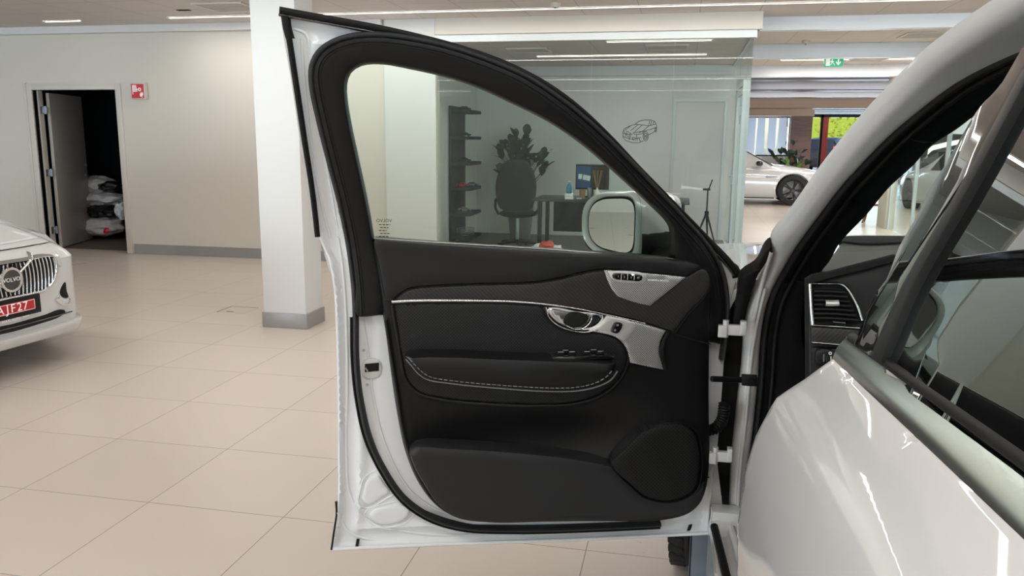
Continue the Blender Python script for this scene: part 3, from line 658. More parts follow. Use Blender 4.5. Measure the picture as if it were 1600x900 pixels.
# desk with the things on it
DY = 10.62
pl = at_y(845, 311, DY-.30); pr_ = at_y(946, 311, DY-.30); dz = .735
dk = empty('office_desk', (-1.15, DY+.05, 0), 0, 'dark topped desk in the glass office', 'desk'); X = WM[dk.name]
MB(X).box(-.72, 1.25, -.36, .40, dz-.035, dz, .003).build('desk_top', 'deskm', dk)
MB(X).box(-.55, 1.10, .30, .33, .25, dz-.04).build('modesty_panel', 'plastic', dk, smooth=False)
for sx in (-.64, 1.17):
    for sy in (-.28, .34): MB(X).box(sx-.025, sx+.025, sy-.025, sy+.025, 0.007, dz-.036, .003).build('leg', 'plastic', dk)
def on_desk(px, Y=DY-.1): p = at_y(px, 300, Y); return p[0], Y
mx, my = on_desk(925, DY+.18)
r = empty('computer_monitor', (mx, my, dz), 0, 'black monitor with a blue picture standing on the desk', 'monitor'); X = WM[r.name]
MB(X).box(-.22, .22, -.015, .02, .10, .43, .005).build('screen_case', 'plastic', r); MB(X).box(-.205, .205, -.019, -.0155, .115, .415).build('screen', 'screen', r, smooth=False)
MB(X).box(-.205, -.02, -.0225, -.0195, .12, .41).build('blue_picture', 'navy', r, smooth=False); MB(X).box(-.12, .12, -.08, .08, .0015, .014, .004).tube([(0, .02, .01), (0, .02, .2)], .018).build('stand', 'plastic', r)
for k, (dx, dz2) in enumerate(((-.16, .27), (-.10, .26), (-.05, .25))):
    tag(MB(WM[r.name]).prism([(dx-.025, dz2-.03), (dx+.02, dz2-.035), (dx+.03, dz2+.03), (dx-.02, dz2+.035)], -.026, -.0235).build('paper_note', 'paper'), 'white paper note stuck on the monitor, ' + ('left', 'middle', 'right')[k] + ' of three', 'note', 'notes stuck on the monitor')
def bottle(px, Y, h, rad, mat, lab, cap='paper', nm='water_bottle', cat='bottle'):
    x, y = on_desk(px, Y); r = empty(nm, (x, y, dz), 0, lab, cat); X = WM[r.name]
    MB(X).lathe([(0, .001), (rad, .001), (rad, h*.62), (rad*.85, h*.72), (rad*.35, h*.84), (rad*.35, h*.92), (0, h*.92)], 20).build('body', mat, r)
    MB(X).lathe([(0, h*.921), (rad*.42, h*.921), (rad*.42, h), (0, h)], 16).build('cap', cap, r)
bottle(889, DY-.05, .22, .034, 'blueplastic', 'blue plastic bottle on the left of the desk', 'paper')
def cyl(px, Y, h, rad, mat, nm, lab, cat, grp=None):
    x, y = on_desk(px, Y); r = MB(Matrix.Translation((x, y, dz))).lathe([(0, .001), (rad*.9, .001), (rad, h), (rad*.9, h), (rad*.85, h*.15), (0, h*.15)], 20).build(nm, mat); tag(r, lab, cat, grp)
cyl(894.5, DY-.16, .12, .018, 'steel', 'metal_tumbler', 'slim steel tumbler beside the blue bottle', 'cup')
cyl(910, DY-.10, .11, .04, 'tan', 'paper_cup', 'tan paper cup left of the reed diffuser', 'cup')
cyl(921, DY+.02, .13, .03, 'steel', 'steel_cup', 'shiny steel cup behind the reed diffuser', 'cup')
x, y = on_desk(890, DY-.28)
for k in range(2): tag(box('small_box', x-.055, x+.05, y-.04, y+.04, dz+.001+.036*k, dz+.034+.036*k, 'paper', b=.003), 'small white box, ' + ('lower', 'upper')[k] + ' of two stacked at the desk front', 'box', 'boxes stacked on the desk')
x, y = on_desk(905, DY-.27); tag(box('tape_roll_box', x-.03, x+.035, y-.02, y+.02, dz+.001, dz+.02, 'steel', b=.002), 'little grey box lying at the front desk edge', 'box')
x, y = on_desk(933, DY-.22); r = empty('reed_diffuser', (x, y, dz), 0, 'white bottle with wooden fragrance reeds on the desk', 'diffuser'); X = WM[r.name]
MB(X).lathe([(0, .001), (.03, .001), (.03, .10), (.014, .125), (.014, .15), (.010, .15), (0, .14)], 20).build('bottle', 'paper', r)
for k in range(8): a = k*.785; MB(X).tube([(0.004*math.cos(a), .004*math.sin(a), .10), (.062*math.cos(a), .062*math.sin(a), .37)], .0028, 6).build('reed', 'tan', r)
x, y = on_desk(958, DY-.1); tag(MB(Matrix.Translation((x, y, dz))).blob((0, 0, .052), (.10, .07, .040), 4, .15, 3).build('cloth_bag', 'tan'), 'crumpled tan pouch on the desk right of the reeds', 'bag')
pb = at_z(868, 377, .0); r = empty('shopping_bag', (-1.62, 9.95, .006), 0, 'white carrier bag with red print on the office floor', 'bag'); X = WM[r.name]
MB(X).blob((0, 0, .10), (.20, .12, .10), 5, .22, 4, fr=2.5).build('bag', 'sack', r); MB(X).blob((.02, -.08, .17), (.09, .06, .07), 6, .25, 3).build('red_print', 'redplastic', r)
# tripod with a white arm
jt = at_y(1106, 297, 10.4); r = empty('tripod', (jt[0], 10.4, .006), 0, 'black camera tripod standing inside the office by its glass door', 'tripod'); X = WM[r.name]; zt = jt[2]-.006
for k, (dx, dy) in enumerate(((-.22, -.1), (.18, -.16), (.05, .24))): MB(X).tube([(0, 0, zt-.28), (dx*.55, dy*.55, (zt-.28)*.45), (dx, dy, .008)], [.014, .010, .008]).build('leg', 'plastic', r)
MB(X).tube([(0, 0, zt-.34), (0, 0, zt+.02)], .010).lathe([(0, zt-.31), (.026, zt-.31), (.026, zt-.26), (0, zt-.26)], 14).build('column', 'plastic', r)
MB(X).box(-.06, .03, -.02, .02, zt-.005, zt+.02, .004).tube([(.01, 0, zt+.01), (.05, 0, zt+.13)], .008).build('pan_head', 'plastic', r)
MB(X).prism([(-.07, zt+.022), (-.30, zt+.045), (-.32, zt+.075), (-.335, zt-.005), (-.30, zt+.015), (-.07, zt-.002)], -.012, .012).build('white_arm', 'paper', r)
tag(box('white_side_table', .36-.68, .36-.38, 11.9, 12.2, .70, .73, 'paper', b=.003), 'small white shelf plate on the rear wall of the office', 'shelf')
p = at_y(1070, 330, 12.3)

# line drawing of a car applied to the office glass
DR = [[(497,128),(520,110),(555,103),(590,103),(612,112),(622,135),(622,160),(600,178),(574,190)], [(497,128),(465,138),(432,155),(424,175),(425,200),(440,222),(480,236),(520,236),(545,225)], [(497,128),(540,132),(575,138),(582,108)], [(575,138),(545,165),(520,178)],
 [(468,140),(436,163)], [(512,132),(470,166)], [(536,134),(494,172)], [(485,178),(520,172),(545,170),(530,185),(492,188),(485,178)], [(430,165),(441,186),(438,206),(427,198)], [(446,168),(470,180),(471,206),(450,200),(446,168)], [(438,206),(480,216),(530,206)], [(480,205),(500,206),(499,222),(484,220),(480,205)],
 [(575,138),(614,128)], [(578,162),(620,146)], [(587,133),(592,108)], [(603,128),(606,112)], [(424,178),(440,186),(482,186)], [(540,186),(545,170),(575,160)],
 [(558+15*math.cos(q), 198+28*math.sin(q)) for q in np.linspace(0, 6.283, 15)], [(558+9*math.cos(q), 198+19*math.sin(q)) for q in np.linspace(0, 6.283, 12)], [(558+3*math.cos(q), 198+7*math.sin(q)) for q in np.linspace(0, 6.283, 8)], [(617+5*math.cos(q), 162+12*math.sin(q)) for q in np.linspace(0, 6.283, 10)], [(505,188),(508,224)], [(462,186),(462,222)], [(520,212),(528,230)]]
DR = [[(860+x/3.75, 160+y/3.75) for x, y in L] for L in DR]
b = MB()
for L in DR:
    P = [at_y(x, y, YB-.010) for x, y in L]; b.tube(P, .0034, 5)
tag(b.build('car_line_drawing', 'ink'), 'black line drawing of a car applied to the office glass', 'sticker')

# ================================================================= FAR END
struct(MB().box(-3, 1.72, 25.4, 25.6, 0, 2.25).box(1.72, 3.02, 25.4, 25.6, 0, 1.06).box(-15, -3, 25.4, 25.6, 0, ZC).box(-3, 3.6, 25.4, 25.6, 2.25, ZC).build('wall_far', 'white_wall', smooth=False))
struct(box('trim_40', -3, 3.66, 25.3, 25.62, 2.22, 2.42, 'peach')); struct(MB().box(3.02, 3.62, 25.32, 25.95, .001, 2.215).build('wall_wood_column', 'wood', smooth=False))
struct(MB().box(1.72, 1.76, 25.42, 25.5, 1.06, 2.21).box(2.99, 3.015, 25.42, 25.5, 1.06, 2.21).box(1.76, 2.99, 25.42, 25.5, 1.06, 1.10).box(1.76, 2.99, 25.42, 25.5, 2.17, 2.21).build('window_6_frame', 'plastic', smooth=False))
struct(MB().box(1.77, 2.98, 25.52, 25.53, 1.1, 2.17).build('window_6', 'office_glass', smooth=False))
bl = [(1161, 1180), (1183, 1194.5), (1200, 1212), (1216, 1228)]
for i, (a, c) in enumerate(bl):
    xa, xc = at_y(a, 210, 25.41)[0], at_y(c, 210, 25.41)[0]
    tag(box('vertical_blind_slat', xa, xc, 25.399, 25.402, 1.11, 2.18, 'blind'), ('leftmost wide pale slat of the far window blind', 'second pale slat of the far window blind', 'third pale slat of the far window blind', 'rightmost pale slat of the far window blind, by the wood column')[i], 'blind slat', 'vertical blind slats in the far window')
leafy('potted_plant', (2.95, 24.5, 0), .6, 1.55, .5, 30, .26, 'leaf', 'pot', 'tall green plant before the dark wood column behind the coupe', 'plant', 5, (.2, .4))
leafy('potted_plant', (2.95, 23.6, 0), .5, .95, .3, 12, .28, 'leaf2', 'pot', 'smaller bright-leaved plant just behind the coupe bonnet', 'plant', 6, (.16, .3))
b = MB().box(3.55, 3.62, 25.96, 33, 0, ZC)
for x in (3.9, 5.0, 7.6, 10.2, 12.8): b.box(x, x+.10, 32.9, 33.0, 0, 2.5)
b.box(3.6, 14, 32.9, 33, 2.4, ZC).box(3.6, 3.9, 32.9, 33, 0, 2.4); struct(b.build('wall_entrance', 'plastic', smooth=False))
px = at_y(1287, 210, 32.8)[0]; struct(MB().box(px-.05, px+.13, 32.7, 32.85, .001, 2.4).build('trim_41', 'redplastic', smooth=False))
g = MB().box(-60, 90, 33.01, 110, -.06, -.005).box(-60, 3.5, 25.61, 33.01, -.06, -.005).build('forecourt_ground', 'asphalt', smooth=False); struct(g)
g2 = box('ground_behind', -60, 60, -60, -7.21, -.06, -.005, 'asphalt'); struct(g2)
# hedge
def hedge(x0, x1, y, h, lab, seed):
    rnd = random.Random(seed); b = MB()
    for i in range(int((x1-x0)*95)):
        x = rnd.uniform(x0, x1); z = rnd.uniform(.1, h)+.12*math.sin(x*2.3); dy = rnd.uniform(-.25, .25); s = rnd.uniform(.09, .2); a = rnd.uniform(0, 3.1); q = rnd.uniform(-.8, .8)
        u = Vector((math.cos(a), math.sin(a)*.5, q)).normalized()*s; v = u.cross(Vector((0, 1, .3))).normalized()*s*.5
        c = Vector((x, y+dy, z)); b.add([c-u, c+v, c+u, c-v], [(0, 1, 2, 3)])
    b.box(x0, x1, y-.1, y+.4, 0, h*.93); tag(b.build('hedge', 'hedge', smooth=False, fixn=False), lab, 'hedge')
hedge(7.5, 16.5, 58, 3.3, 'tall sunlit yellow-green hedge outside the far entrance', 2)
tag(box('white_van_wall', 16.9, 30, 60, 60.4, -.02, 3.4, 'white_wall'), 'pale wall outdoors right of the hedge', 'wall')
# exit sign
c = at_y(1302.5, 97.5, 13.5); r = empty('exit_sign', (c[0], 13.5, c[2]), 0, 'green running man exit sign hanging under the ceiling', 'sign'); X = WM[r.name]; hw, hh = .137, .064
MB(X).box(-hw, hw, -.02, .02, -hh, hh, .002).build('panel', 'green', r); b = MB(X)
b.box(-.115, -.055, -.0245, -.0205, -.052, .052); b.box(-hw+.003, hw-.003, -.022, -.0205, hh-.004, hh-.001).prism([(.055, .045), (.075, .045), (.075, -.005), (.100, .018), (.100, -.008), (.065, -.045), (.030, -.008), (.030, .018), (.055, -.005)], -.0245, -.0205)
b.lathe([(0, -.0245), (.010, -.0245), (.010, -.0205)], 12, Matrix.Translation((-.024, 0, .036)), axis='Y').prism([(-.040, .022), (-.018, .026), (-.012, .0), (-.020, -.014), (-.036, -.002)], -.0245, -.0205)
b.tube([(-.034, -.023, .018), (-.056, -.023, .006), (-.050, -.023, -.010)], .004, 6).tube([(-.016, -.023, .02), (.004, -.023, .006)], .004, 6).tube([(-.016, -.023, -.006), (.004, -.023, -.022), (.014, -.023, -.046)], .005, 6).tube([(-.028, -.023, -.006), (-.038, -.023, -.030), (-.062, -.023, -.040)], .005, 6)
b.build('symbol', 'signwhite', r, smooth=False); MB(X).tube([(-.08, 0, hh), (-.08, 0, ZC-c[2]-.01)], .004, 6).tube([(.08, 0, hh), (.08, 0, ZC-c[2]-.01)], .004, 6).build('hanger', 'steel', r)

# second glass room to the right, seen through the windscreen
GX = 3.53
struct(MB().box(GX, GX+.12, 15.15, 15.95, 0, ZC).box(GX+.12, 13.9, 15.8, 15.95, 0, ZC).build('wall_side_office', 'wall', smooth=False)) if False else struct(box('wall_side_office', GX-.05, GX+.1, 15.15, 15.75, 0, ZC-.2, 'wall'))
b = MB()
for y in (15.08, 13.65, 12.2, 10.75, 9.3): b.box(GX-.02, GX+.03, y, y+.05, .001, 2.6)
b.box(GX-.02, GX+.03, 9.3, 15.1, 2.6, 2.66); struct(b.build('window_7_frame', 'postm', smooth=False))
struct(box('window_7', GX, GX+.01, 9.36, 15.07, .01, 2.6, 'office_glass'))
e = at_z(1388, 352); r = empty('wooden_easel', (3.50, 16.15, 0), .3, 'reddish wooden easel standing by the side office corner', 'easel'); X = WM[r.name]
for a, c in (((-.2, 0, .0), (0, 0, .85)), ((.2, 0, .0), (.0, 0, .85)), ((0, .3, .0), (0, .02, .8))): MB(X).tube([(a[0], a[1], .008), c], .018, 8).build('leg', 'wood', r)
MB(X).box(-.2, .2, -.03, .0, .32, .36, .003).build('ledge', 'wood', r)

# ================================================================= CARS OTHER THAN THE NEAR ONE
def wheel(root, X, R=.34, W=.24, rim='rimblack', spokes=5, name='wheel'):
    """tyre with a spoked rim as its child; axle along local Y, outer face towards -Y"""
    t = tyre_mesh(X, R, W, 44).build(name, 'tyre', root); b = MB(X); w2 = W/2
    b.lathe([(R*.70, -w2*.80), (R*.64, -w2*.72), (R*.62, -w2*.3), (R*.62, w2*.7), (R*.68, w2*.8)], 40, axis='Y')
    b.lathe([(0, -w2*.62), (R*.13, -w2*.62), (R*.16, -w2*.5), (R*.16, 0), (0, 0)], 24, axis='Y')
    for k in range(spokes):
        for s in (-1, 1):
            a = 2*math.pi*k/spokes+s*.13; c, sn = math.cos(a), math.sin(a); ai = 2*math.pi*k/spokes+s*.02; ci, si = math.cos(ai), math.sin(ai)
            b.tube([(R*.10*ci, -w2*.5, R*.10*si), (R*.66*c, -w2*.66, R*.66*s*0+R*.66*sn)], [R*.055, R*.05], 8)
    b.build('rim', rim, t); return t
def loft_car(name, loc, rz, st, paint, lab, cat='car', wheels=(1.35, -1.45), R=.34, glass='car_glass', wy=.80, rim='rimblack', group=None, arch=True):
    """st: stations (x, half width, sill z, belt z, top z, top half width, cabin?)"""
    r = empty(name, loc, rz, lab, cat, group); X = WM[r.name]
    def sec(s):
        x, w, zs, zb, zt, wt, cab = s
        return [(x, .55*w, zs), (x, .95*w, zs), (x, w, zs+.12), (x, w*1.0, (zs+zb)/2), (x, w*.985, zb-.06), (x, w*.95, zb), (x, wt, zt-.04), (x, wt*.85, zt-.008), (x, 0, zt+.01)]
    S = []
    for a, c in zip(st[:-1], st[1:]):
        for k in range(3): t = k/3; S.append(tuple(p*(1-t)+q*t for p, q in zip(a[:6], c[:6]))+(a[6],))
    S.append(st[-1]); rows = [sec(s) for s in S]; n = 9; vs = []; 
    for rw in rows: vs += rw+[(p[0], -p[1], p[2]) for p in rw[-2::-1]]
    m = 2*n-1; fb = []; fg = []; fw = []
    for i in range(len(rows)-1):
        cab = S[i][6]
        for k in range(m-1):
            f = (i*m+k, i*m+k+1, (i+1)*m+k+1, (i+1)*m+k)
            if cab == 1 and k in (5, 10): fg.append(f)
            elif cab == 2 and k in (6, 7, 8, 9): fw.append(f)
            elif cab == 2 and k in (5, 10): fb.append(f)
            else: fb.append(f)
        fb.append((i*m, (i+1)*m, (i+1)*m+m-1, i*m+m-1))
    fb += [tuple(range(m)), tuple((len(rows)-1)*m+k for k in range(m))]
    def mk(nm, fs, mat):
        idx = sorted({i for f in fs for i in f}); mp = {i: j for j, i in enumerate(idx)}
        return MB(X).add([vs[i] for i in idx], [tuple(mp[i] for i in f) for f in fs]).build(nm, mat, r, sharp=28)
    body = mk('body', fb+fg+fw, paint)
    # glass panes lie just outside the painted hull
    def off(nm, fs, mat, d):
        idx = sorted({i for f in fs for i in f}); mp = {i: j for j, i in enumerate(idx)}
        V = [(vs[i][0], vs[i][1]+(d if vs[i][1] > 0 else -d), vs[i][2]+d*.6) for i in idx]
        return MB(X).add(V, [tuple(mp[i] for i in f) for f in fs]).build(nm, mat, r, fixn=False)
    if fg:
        off('side_window', [f for f in fg if vs[f[0]][1] > 0], glass, .006); off('side_window', [f for f in fg if vs[f[0]][1] < 0], glass, .006)
    if fw:
        half = sum(vs[f[0]][0] for f in fw)/len(fw)
        for sgn in (1, -1):
            q = [f for f in fw if (vs[f[0]][0]-half)*sgn > 0]
            if q: off('windscreen' if sgn > 0 else 'rear_window', q, glass, .006)
    if arch:
        bm = bmesh.new()
        for wx in wheels:
            for sy in (1, -1):
                mt = Matrix.Translation((wx, sy*wy, R)) @ Matrix.Rotation(math.pi/2, 4, 'X')
                bmesh.ops.create_cone(bm, cap_ends=True, segments=40, radius1=R*1.12, radius2=R*1.12, depth=.5, matrix=mt)
        cm = bpy.data.meshes.new('cut'); bm.to_mesh(cm); bm.free(); co = bpy.data.objects.new('cut', cm); COL.objects.link(co); co.matrix_world = WM[r.name]
        bo = bpy.data.objects.new('tmp', body.data.copy()); COL.objects.link(bo); bo.matrix_world = WM[r.name]
        md = bo.modifiers.new('b', 'BOOLEAN'); md.operation = 'DIFFERENCE'; md.object = co; md.solver = 'EXACT'
        me = bpy.data.meshes.new_from_object(bo.evaluated_get(bpy.context.evaluated_depsgraph_get())); old = body.data
        if len(me.polygons) > 50: me.set_sharp_from_angle(angle=math.radians(28)); body.data = me; body.data.materials.clear(); body.data.materials.append(M[paint])
        bpy.data.objects.remove(bo); bpy.data.objects.remove(co)
    for wx in wheels:
        for sy in (1, -1): wheel(r, X @ Matrix.Translation((wx, sy*(wy), R+.002)) @ (Matrix.Rotation(math.pi, 4, 'Z') if sy > 0 else Matrix.Identity(4)), R, .24, rim)
    return r
SEDAN = [(2.32, .55, .30, .52, .60, .40, 0), (2.24, .74, .20, .60, .70, .58, 0), (2.0, .86, .17, .68, .80, .70, 0), (1.5, .93, .17, .80, .90, .74, 0), (.95, .93, .17, .88, .96, .74, 2), (.25, .93, .17, .90, 1.33, .60, 1), (-.5, .93, .17, .92, 1.42, .58, 1), (-1.1, .94, .17, .93, 1.36, .58, 2), (-1.85, .93, .19, .96, 1.06, .66, 0), (-2.3, .84, .28, .92, 1.02, .62, 0), (-2.42, .70, .40, .82, .86, .52, 0)]
CX, CY = at_z(1229, 319)[0]-1.36, 20.9
cp = loft_car('coupe_car', (CX, CY+.1, 0), 0, [(x*1.0, w, a, b*.97, c*.99, d, e) for x, w, a, b, c, d, e in SEDAN], 'paint', 'white sports coupe with black wheels parked beyond the glass office', wheels=(1.42, -1.38), R=.355, wy=.80)
X = WM[cp.name]
MB(X).blob((.62, -1.02, .98), (.09, .10, .07), 1, .02, 2).tube([(.66, -.9, .92), (.64, -1.0, .95)], .02).build('wing_mirror', 'gloss', cp)
MB(X).prism([(.78, .66), (1.02, .66), (1.03, .685), (.80, .70)], -.945, -.925).build('side_vent', 'gloss', cp)
MB(X).prism([(1.86, .62), (2.14, .56), (2.20, .60), (1.98, .68)], -.86, -.76).build('headlight', 'lens', cp)
MB(X).prism([(1.0, .19), (-1.0, .19), (-1.0, .165), (1.0, .165)], -.945, -.935).build('sill_blade', 'plastic', cp)
SUV = [(2.42, .70, .35, .80, .92, .60, 0), (2.3, .86, .28, .92, 1.05, .68, 0), (1.6, .95, .26, 1.02, 1.12, .76, 0), (1.15, .95, .26, 1.05, 1.18, .76, 2), (.45, .95, .26, 1.08, 1.68, .64, 1), (-.6, .95, .26, 1.10, 1.72, .64, 1), (-1.7, .95, .26, 1.14, 1.70, .62, 1), (-2.1, .94, .28, 1.15, 1.62, .60, 2), (-2.42, .88, .34, 1.08, 1.14, .62, 0), (-2.48, .80, .45, .95, .98, .6, 0)]
sx = at_z(1300, 268); s1 = loft_car('parked_suv', (7.55, 44.0, 0), math.radians(60), SUV, 'black_paint', 'black estate-backed suv parked outside the far entrance', wheels=(1.5, -1.5), R=.37)
X = WM[s1.name]
for sy in (1, -1): MB(X).box(-2.50, -2.36, sy*.80-.07, sy*.80+.07, .85, 1.30, .02).box(-2.50, -2.40, sy*.68-.1, sy*.68+.1, .85, .95, .02).build('tail_lamp', 'tail', s1)
loft_car('parked_car', (7.1, 53.5, 0), math.radians(70), SEDAN, 'blue_paint', 'blue car half hidden behind the black suv outdoors', R=.33)
loft_car('parked_car', (6.1, 18.9, 0), math.radians(96), SEDAN, 'paint', 'white car seen through the windscreen behind side office glass', R=.33)
loft_car('parked_car', (7.0, 24.5, 0), math.radians(80), SUV, 'black_paint', 'dark suv at the far right seen through the windscreen', R=.36)
# ================================================================= WHITE SALOON AT THE LEFT EDGE
E0 = V3(-3.955, 4.11, 0); ba = math.radians(-5)
sal = empty('saloon_car', E0, ba, 'white saloon whose chrome slatted nose enters at the left edge', 'car')
XS_ = WM[sal.name]        # local +X forward
def sal_S(u, v):
    a = abs(u); k = -.10*u*u-((5*(a-.47)**2 if a < .60 else .0845+1.45*(a-.60)) if a > .47 else 0)
    t = v-(.72-.05*u*u)
    if t > 0: k -= 1.5*t+9*t*t
    if v < .34: k -= .5*(.34-v)**2*4
    return k
SS = Surf(E0, (math.cos(ba+math.pi/2), math.sin(ba+math.pi/2), 0), (0, 0, 1), (math.cos(ba), math.sin(ba), 0), sal_S)
def sym(half):     # half outline from the centre line out and back to it -> full outline
    return half+[(-p[0],)+tuple(p[1:]) for p in half[::-1]]
def spx(pts, off=0): return [SS.px(p[0], p[1], off)+tuple(p[2:]) for p in pts]
patch('bumper', SS, sym([(0, .26), (.5, .26), (.80, .27), (.90, .30, 1), (.925, .45), (.93, .60), (.92, .74), (.86, .775, 1), (.5, .775), (0, .775)]), 'paint', sal, 0, .12, .012, .035)
patch('bonnet', SS, sym([(0, .782), (.5, .782), (.85, .782, 1), (.88, .82), (.86, .90), (.82, 1.0, 1), (0, 1.02)]), 'paint', sal, -.004, .02, .006, .03, holes=())
ribbon('bonnet_edge', SS, [(-.5, .812), (0, .81), (.5, .812)], .006, 'paint_in', sal, off=0, h=.004)
gr = sym([(0, .47), (.25, .475), (.40, .50), (.455, .56), (.47, .66), (.45, .745), (.40, .765), (0, .775)])
gu = spx([(12, 466), (33, 462), (52, 458), (68, 453.5), (80, 443), (86, 430), (87.5, 412), (84, 401), (76, 399), (41, 405), (12, 409.5)], .005)
k0 = gu[0][0]; gu[0] = (0, gu[0][1]); gu[-1] = (0, gu[-1][1])
grl = patch('grille', SS, sym(gu), 'void', sal, .004, .01, .002, .04)
L = smooth_loop(sym(gu), .02); 
ribbon('grille_frame', SS, sym(gu), .020, 'chrome', sal, .004, .014, closed=True, label='chrome frame round the grille')
from_in = lambda u, v: inside(np.array([[u, v]]), L)[0]
for k in range(-15, 16):
    u = k*.0285
    if k == 0: pass
    vs_ = [v for v in np.linspace(.42, .82, 60) if from_in(u, v)]
    if not vs_: continue
    a, b_ = min(vs_)+.006, max(vs_)-.006; n = 8; bend = [(u+.010*math.sin(math.pi*t)*(1 if u > 0 else -1), a+(b_-a)*t) for t in np.linspace(0, 1, n)]
    ribbon('grille_slat', SS, bend, .007, 'chrome', sal, .004, .012, step=.03, n=4)
eu, ev = SS.px(12, 438, .02)
def disc(name, S, u, v, r0, r1, mat, par, off, h, n=36):
    vs = []; fs = []
    prof = [(r0, 0), (r0+.15*(r1-r0), h), (r1-.15*(r1-r0), h), (r1, 0)] if r0 > 0 else [(0, h), (r1*.93, h), (r1, h*.3), (r1, 0)]
    for k in range(n):
        a = 2*math.pi*k/n
        for r, hh in prof: vs.append(S.P(u, v)+S.U*r*math.cos(a)+S.V*r*math.sin(a)+S.W*(off+hh))
    for k in range(n):
        for i in range(len(prof)-1): fs.append((k*4+i, k*4+i+1, ((k+1) % n)*4+i+1, ((k+1) % n)*4+i))
    return MB().add(vs, fs).build(name, mat, par)
ribbon('badge_bar', SS, [(-.28, .585), (0, ev), (.22, .755)], .016, 'chrome', sal, .014, .010)
bd_ = disc('badge', SS, 0, ev, 0, .062, 'gloss', sal, .022, .006); disc('badge_ring', SS, 0, ev, .058, .078, 'chrome', bd_, .022, .012)
text_on('badge_lettering', 'VOLVO', SS, 0, ev, .036, .030, 'signwhite', bd_)
# number plate and its holder
pc = [SS.px(*p, .02) for p in ((-1000, 0),)] if False else None
ph = [(0, .335), (.265, .335, 1), (.265, .455, 1), (0, .455)]
tl, tr = SS.px(64, 459, .03), SS.px(67, 487, .03); pu = tl[0]; pt, pb2 = tl[1], tr[1]
hold = patch('plate_holder', SS, [(-pu, pb2, 1), (pu, pb2, 1), (pu, pt, 1), (-pu, pt, 1)], 'plastic', sal, .022, .03, .003, .05)
ql = SS.px(45, 469, .04); qb = SS.px(47, 485, .04); pw = ql[0]; pz0, pz1 = qb[1], ql[1]
pw = max(pw, .15)
plate = patch('number_plate', SS, [(-pw, pz0, 1), (pw, pz0, 1), (pw, pz1, 1), (-pw, pz1, 1)], 'platered', hold, .030, .006, .001, .05, label='red plate reading AJF 27')
ribbon('plate_edge', SS, [(-pw+.004, pz0+.004, 1), (pw-.004, pz0+.004, 1), (pw-.004, pz1-.004, 1), (-pw+.004, pz1-.004, 1)], .003, 'signwhite', hold, .0302, .001, closed=True)
tsz = (pz1-pz0)*1.12
for s_, px_ in (('A', 1), ('J', 12.5), ('F', 21), ('2', 31), ('7', 40)):
    uu, vv = SS.px(px_, 486.5-.30*px_+1.2, .035); text_on('plate_character', s_, SS, uu, (pz0+pz1)/2, tsz, .0325, 'signwhite', hold, depth=.002)
ribbon('small_print', SS, SS.pxs([(37, 495.5), (47, 492.5)], .03), .006, 'signwhite', hold, .025, .001, step=.004, dash=(2, 1))
for s_, px_, py_ in (('H.A.G. AUTO', 19, 500.5),):
    uu, vv = SS.px(px_, py_, .03); text_on('dealer_lettering', s_, SS, uu, vv, .022 if s_[0] == 'H' else .012, .025, 'signwhite', hold)
lg = spx([(12, 520), (60, 506), (95, 493), (101, 487), (99, 484), (69, 492), (12, 508)], .0); lg[0] = (0, lg[0][1]); lg[-1] = (0, lg[-1][1])
patch('lower_grille', SS, sym(lg), 'plastic', sal, .010, .02, .002, .05)
ribbon('lower_grille_bar', SS, [(-.46, lg[0][1]+.032), (0, lg[0][1]+.03), (.46, lg[0][1]+.032)], .010, 'gloss', sal, .012, .008)
lp_ = [(0, .20), (.6, .20), (.86, .215, 1), (.90, .26), (.89, .315, 1), (.70, .285), (0, .275)]
patch('lower_lip', SS, sym(lp_), 'paint', sal, .055, .12, .014, .03)
for sgn in (1, -1):
    q = spx([(87, 468), (93, 461), (100, 466), (110.5, 466), (110, 473), (102, 478.5), (97, 477)], .01); q = [(sgn*u, v) for u, v in q]
    patch('fog_lamp_frame', SS, q, 'chrome', sal, .012, .02, .006, .03)
    q = spx([(95, 458), (103, 441), (105, 455), (108, 464), (101, 465)], .01); patch('side_intake', SS, [(sgn*u, v) for u, v in q], 'plastic', sal, .008, .02, .002, .03)
    q = spx([(87, 392), (92, 402), (95.5, 410), (95, 417), (91, 414), (88, 404)], .0); patch('headlight', SS, [(sgn*u, v) for u, v in q], 'lens', sal, .006, .03, .004, .02)
# rest of the saloon, outside the frame, one hull behind the nose
rest = [(-.42, .86, .20, .70, .84, .70, 0), (-.9, .93, .17, .80, .94, .74, 0), (-1.55, .94, .17, .90, 1.0, .74, 2), (-2.3, .94, .17, .92, 1.36, .60, 1), (-3.0, .94, .17, .94, 1.44, .58, 1), (-3.7, .94, .17, .96, 1.36, .58, 2), (-4.4, .92, .19, .98, 1.08, .66, 0), (-4.9, .82, .28, .92, 1.0, .6, 0)]
tmp = loft_car('hull_tmp', E0, ba, rest, 'paint', 'x', wheels=(-.86, -3.80), R=.35)
for c in list(tmp.children): c.parent = sal
bpy.data.objects.remove(tmp)

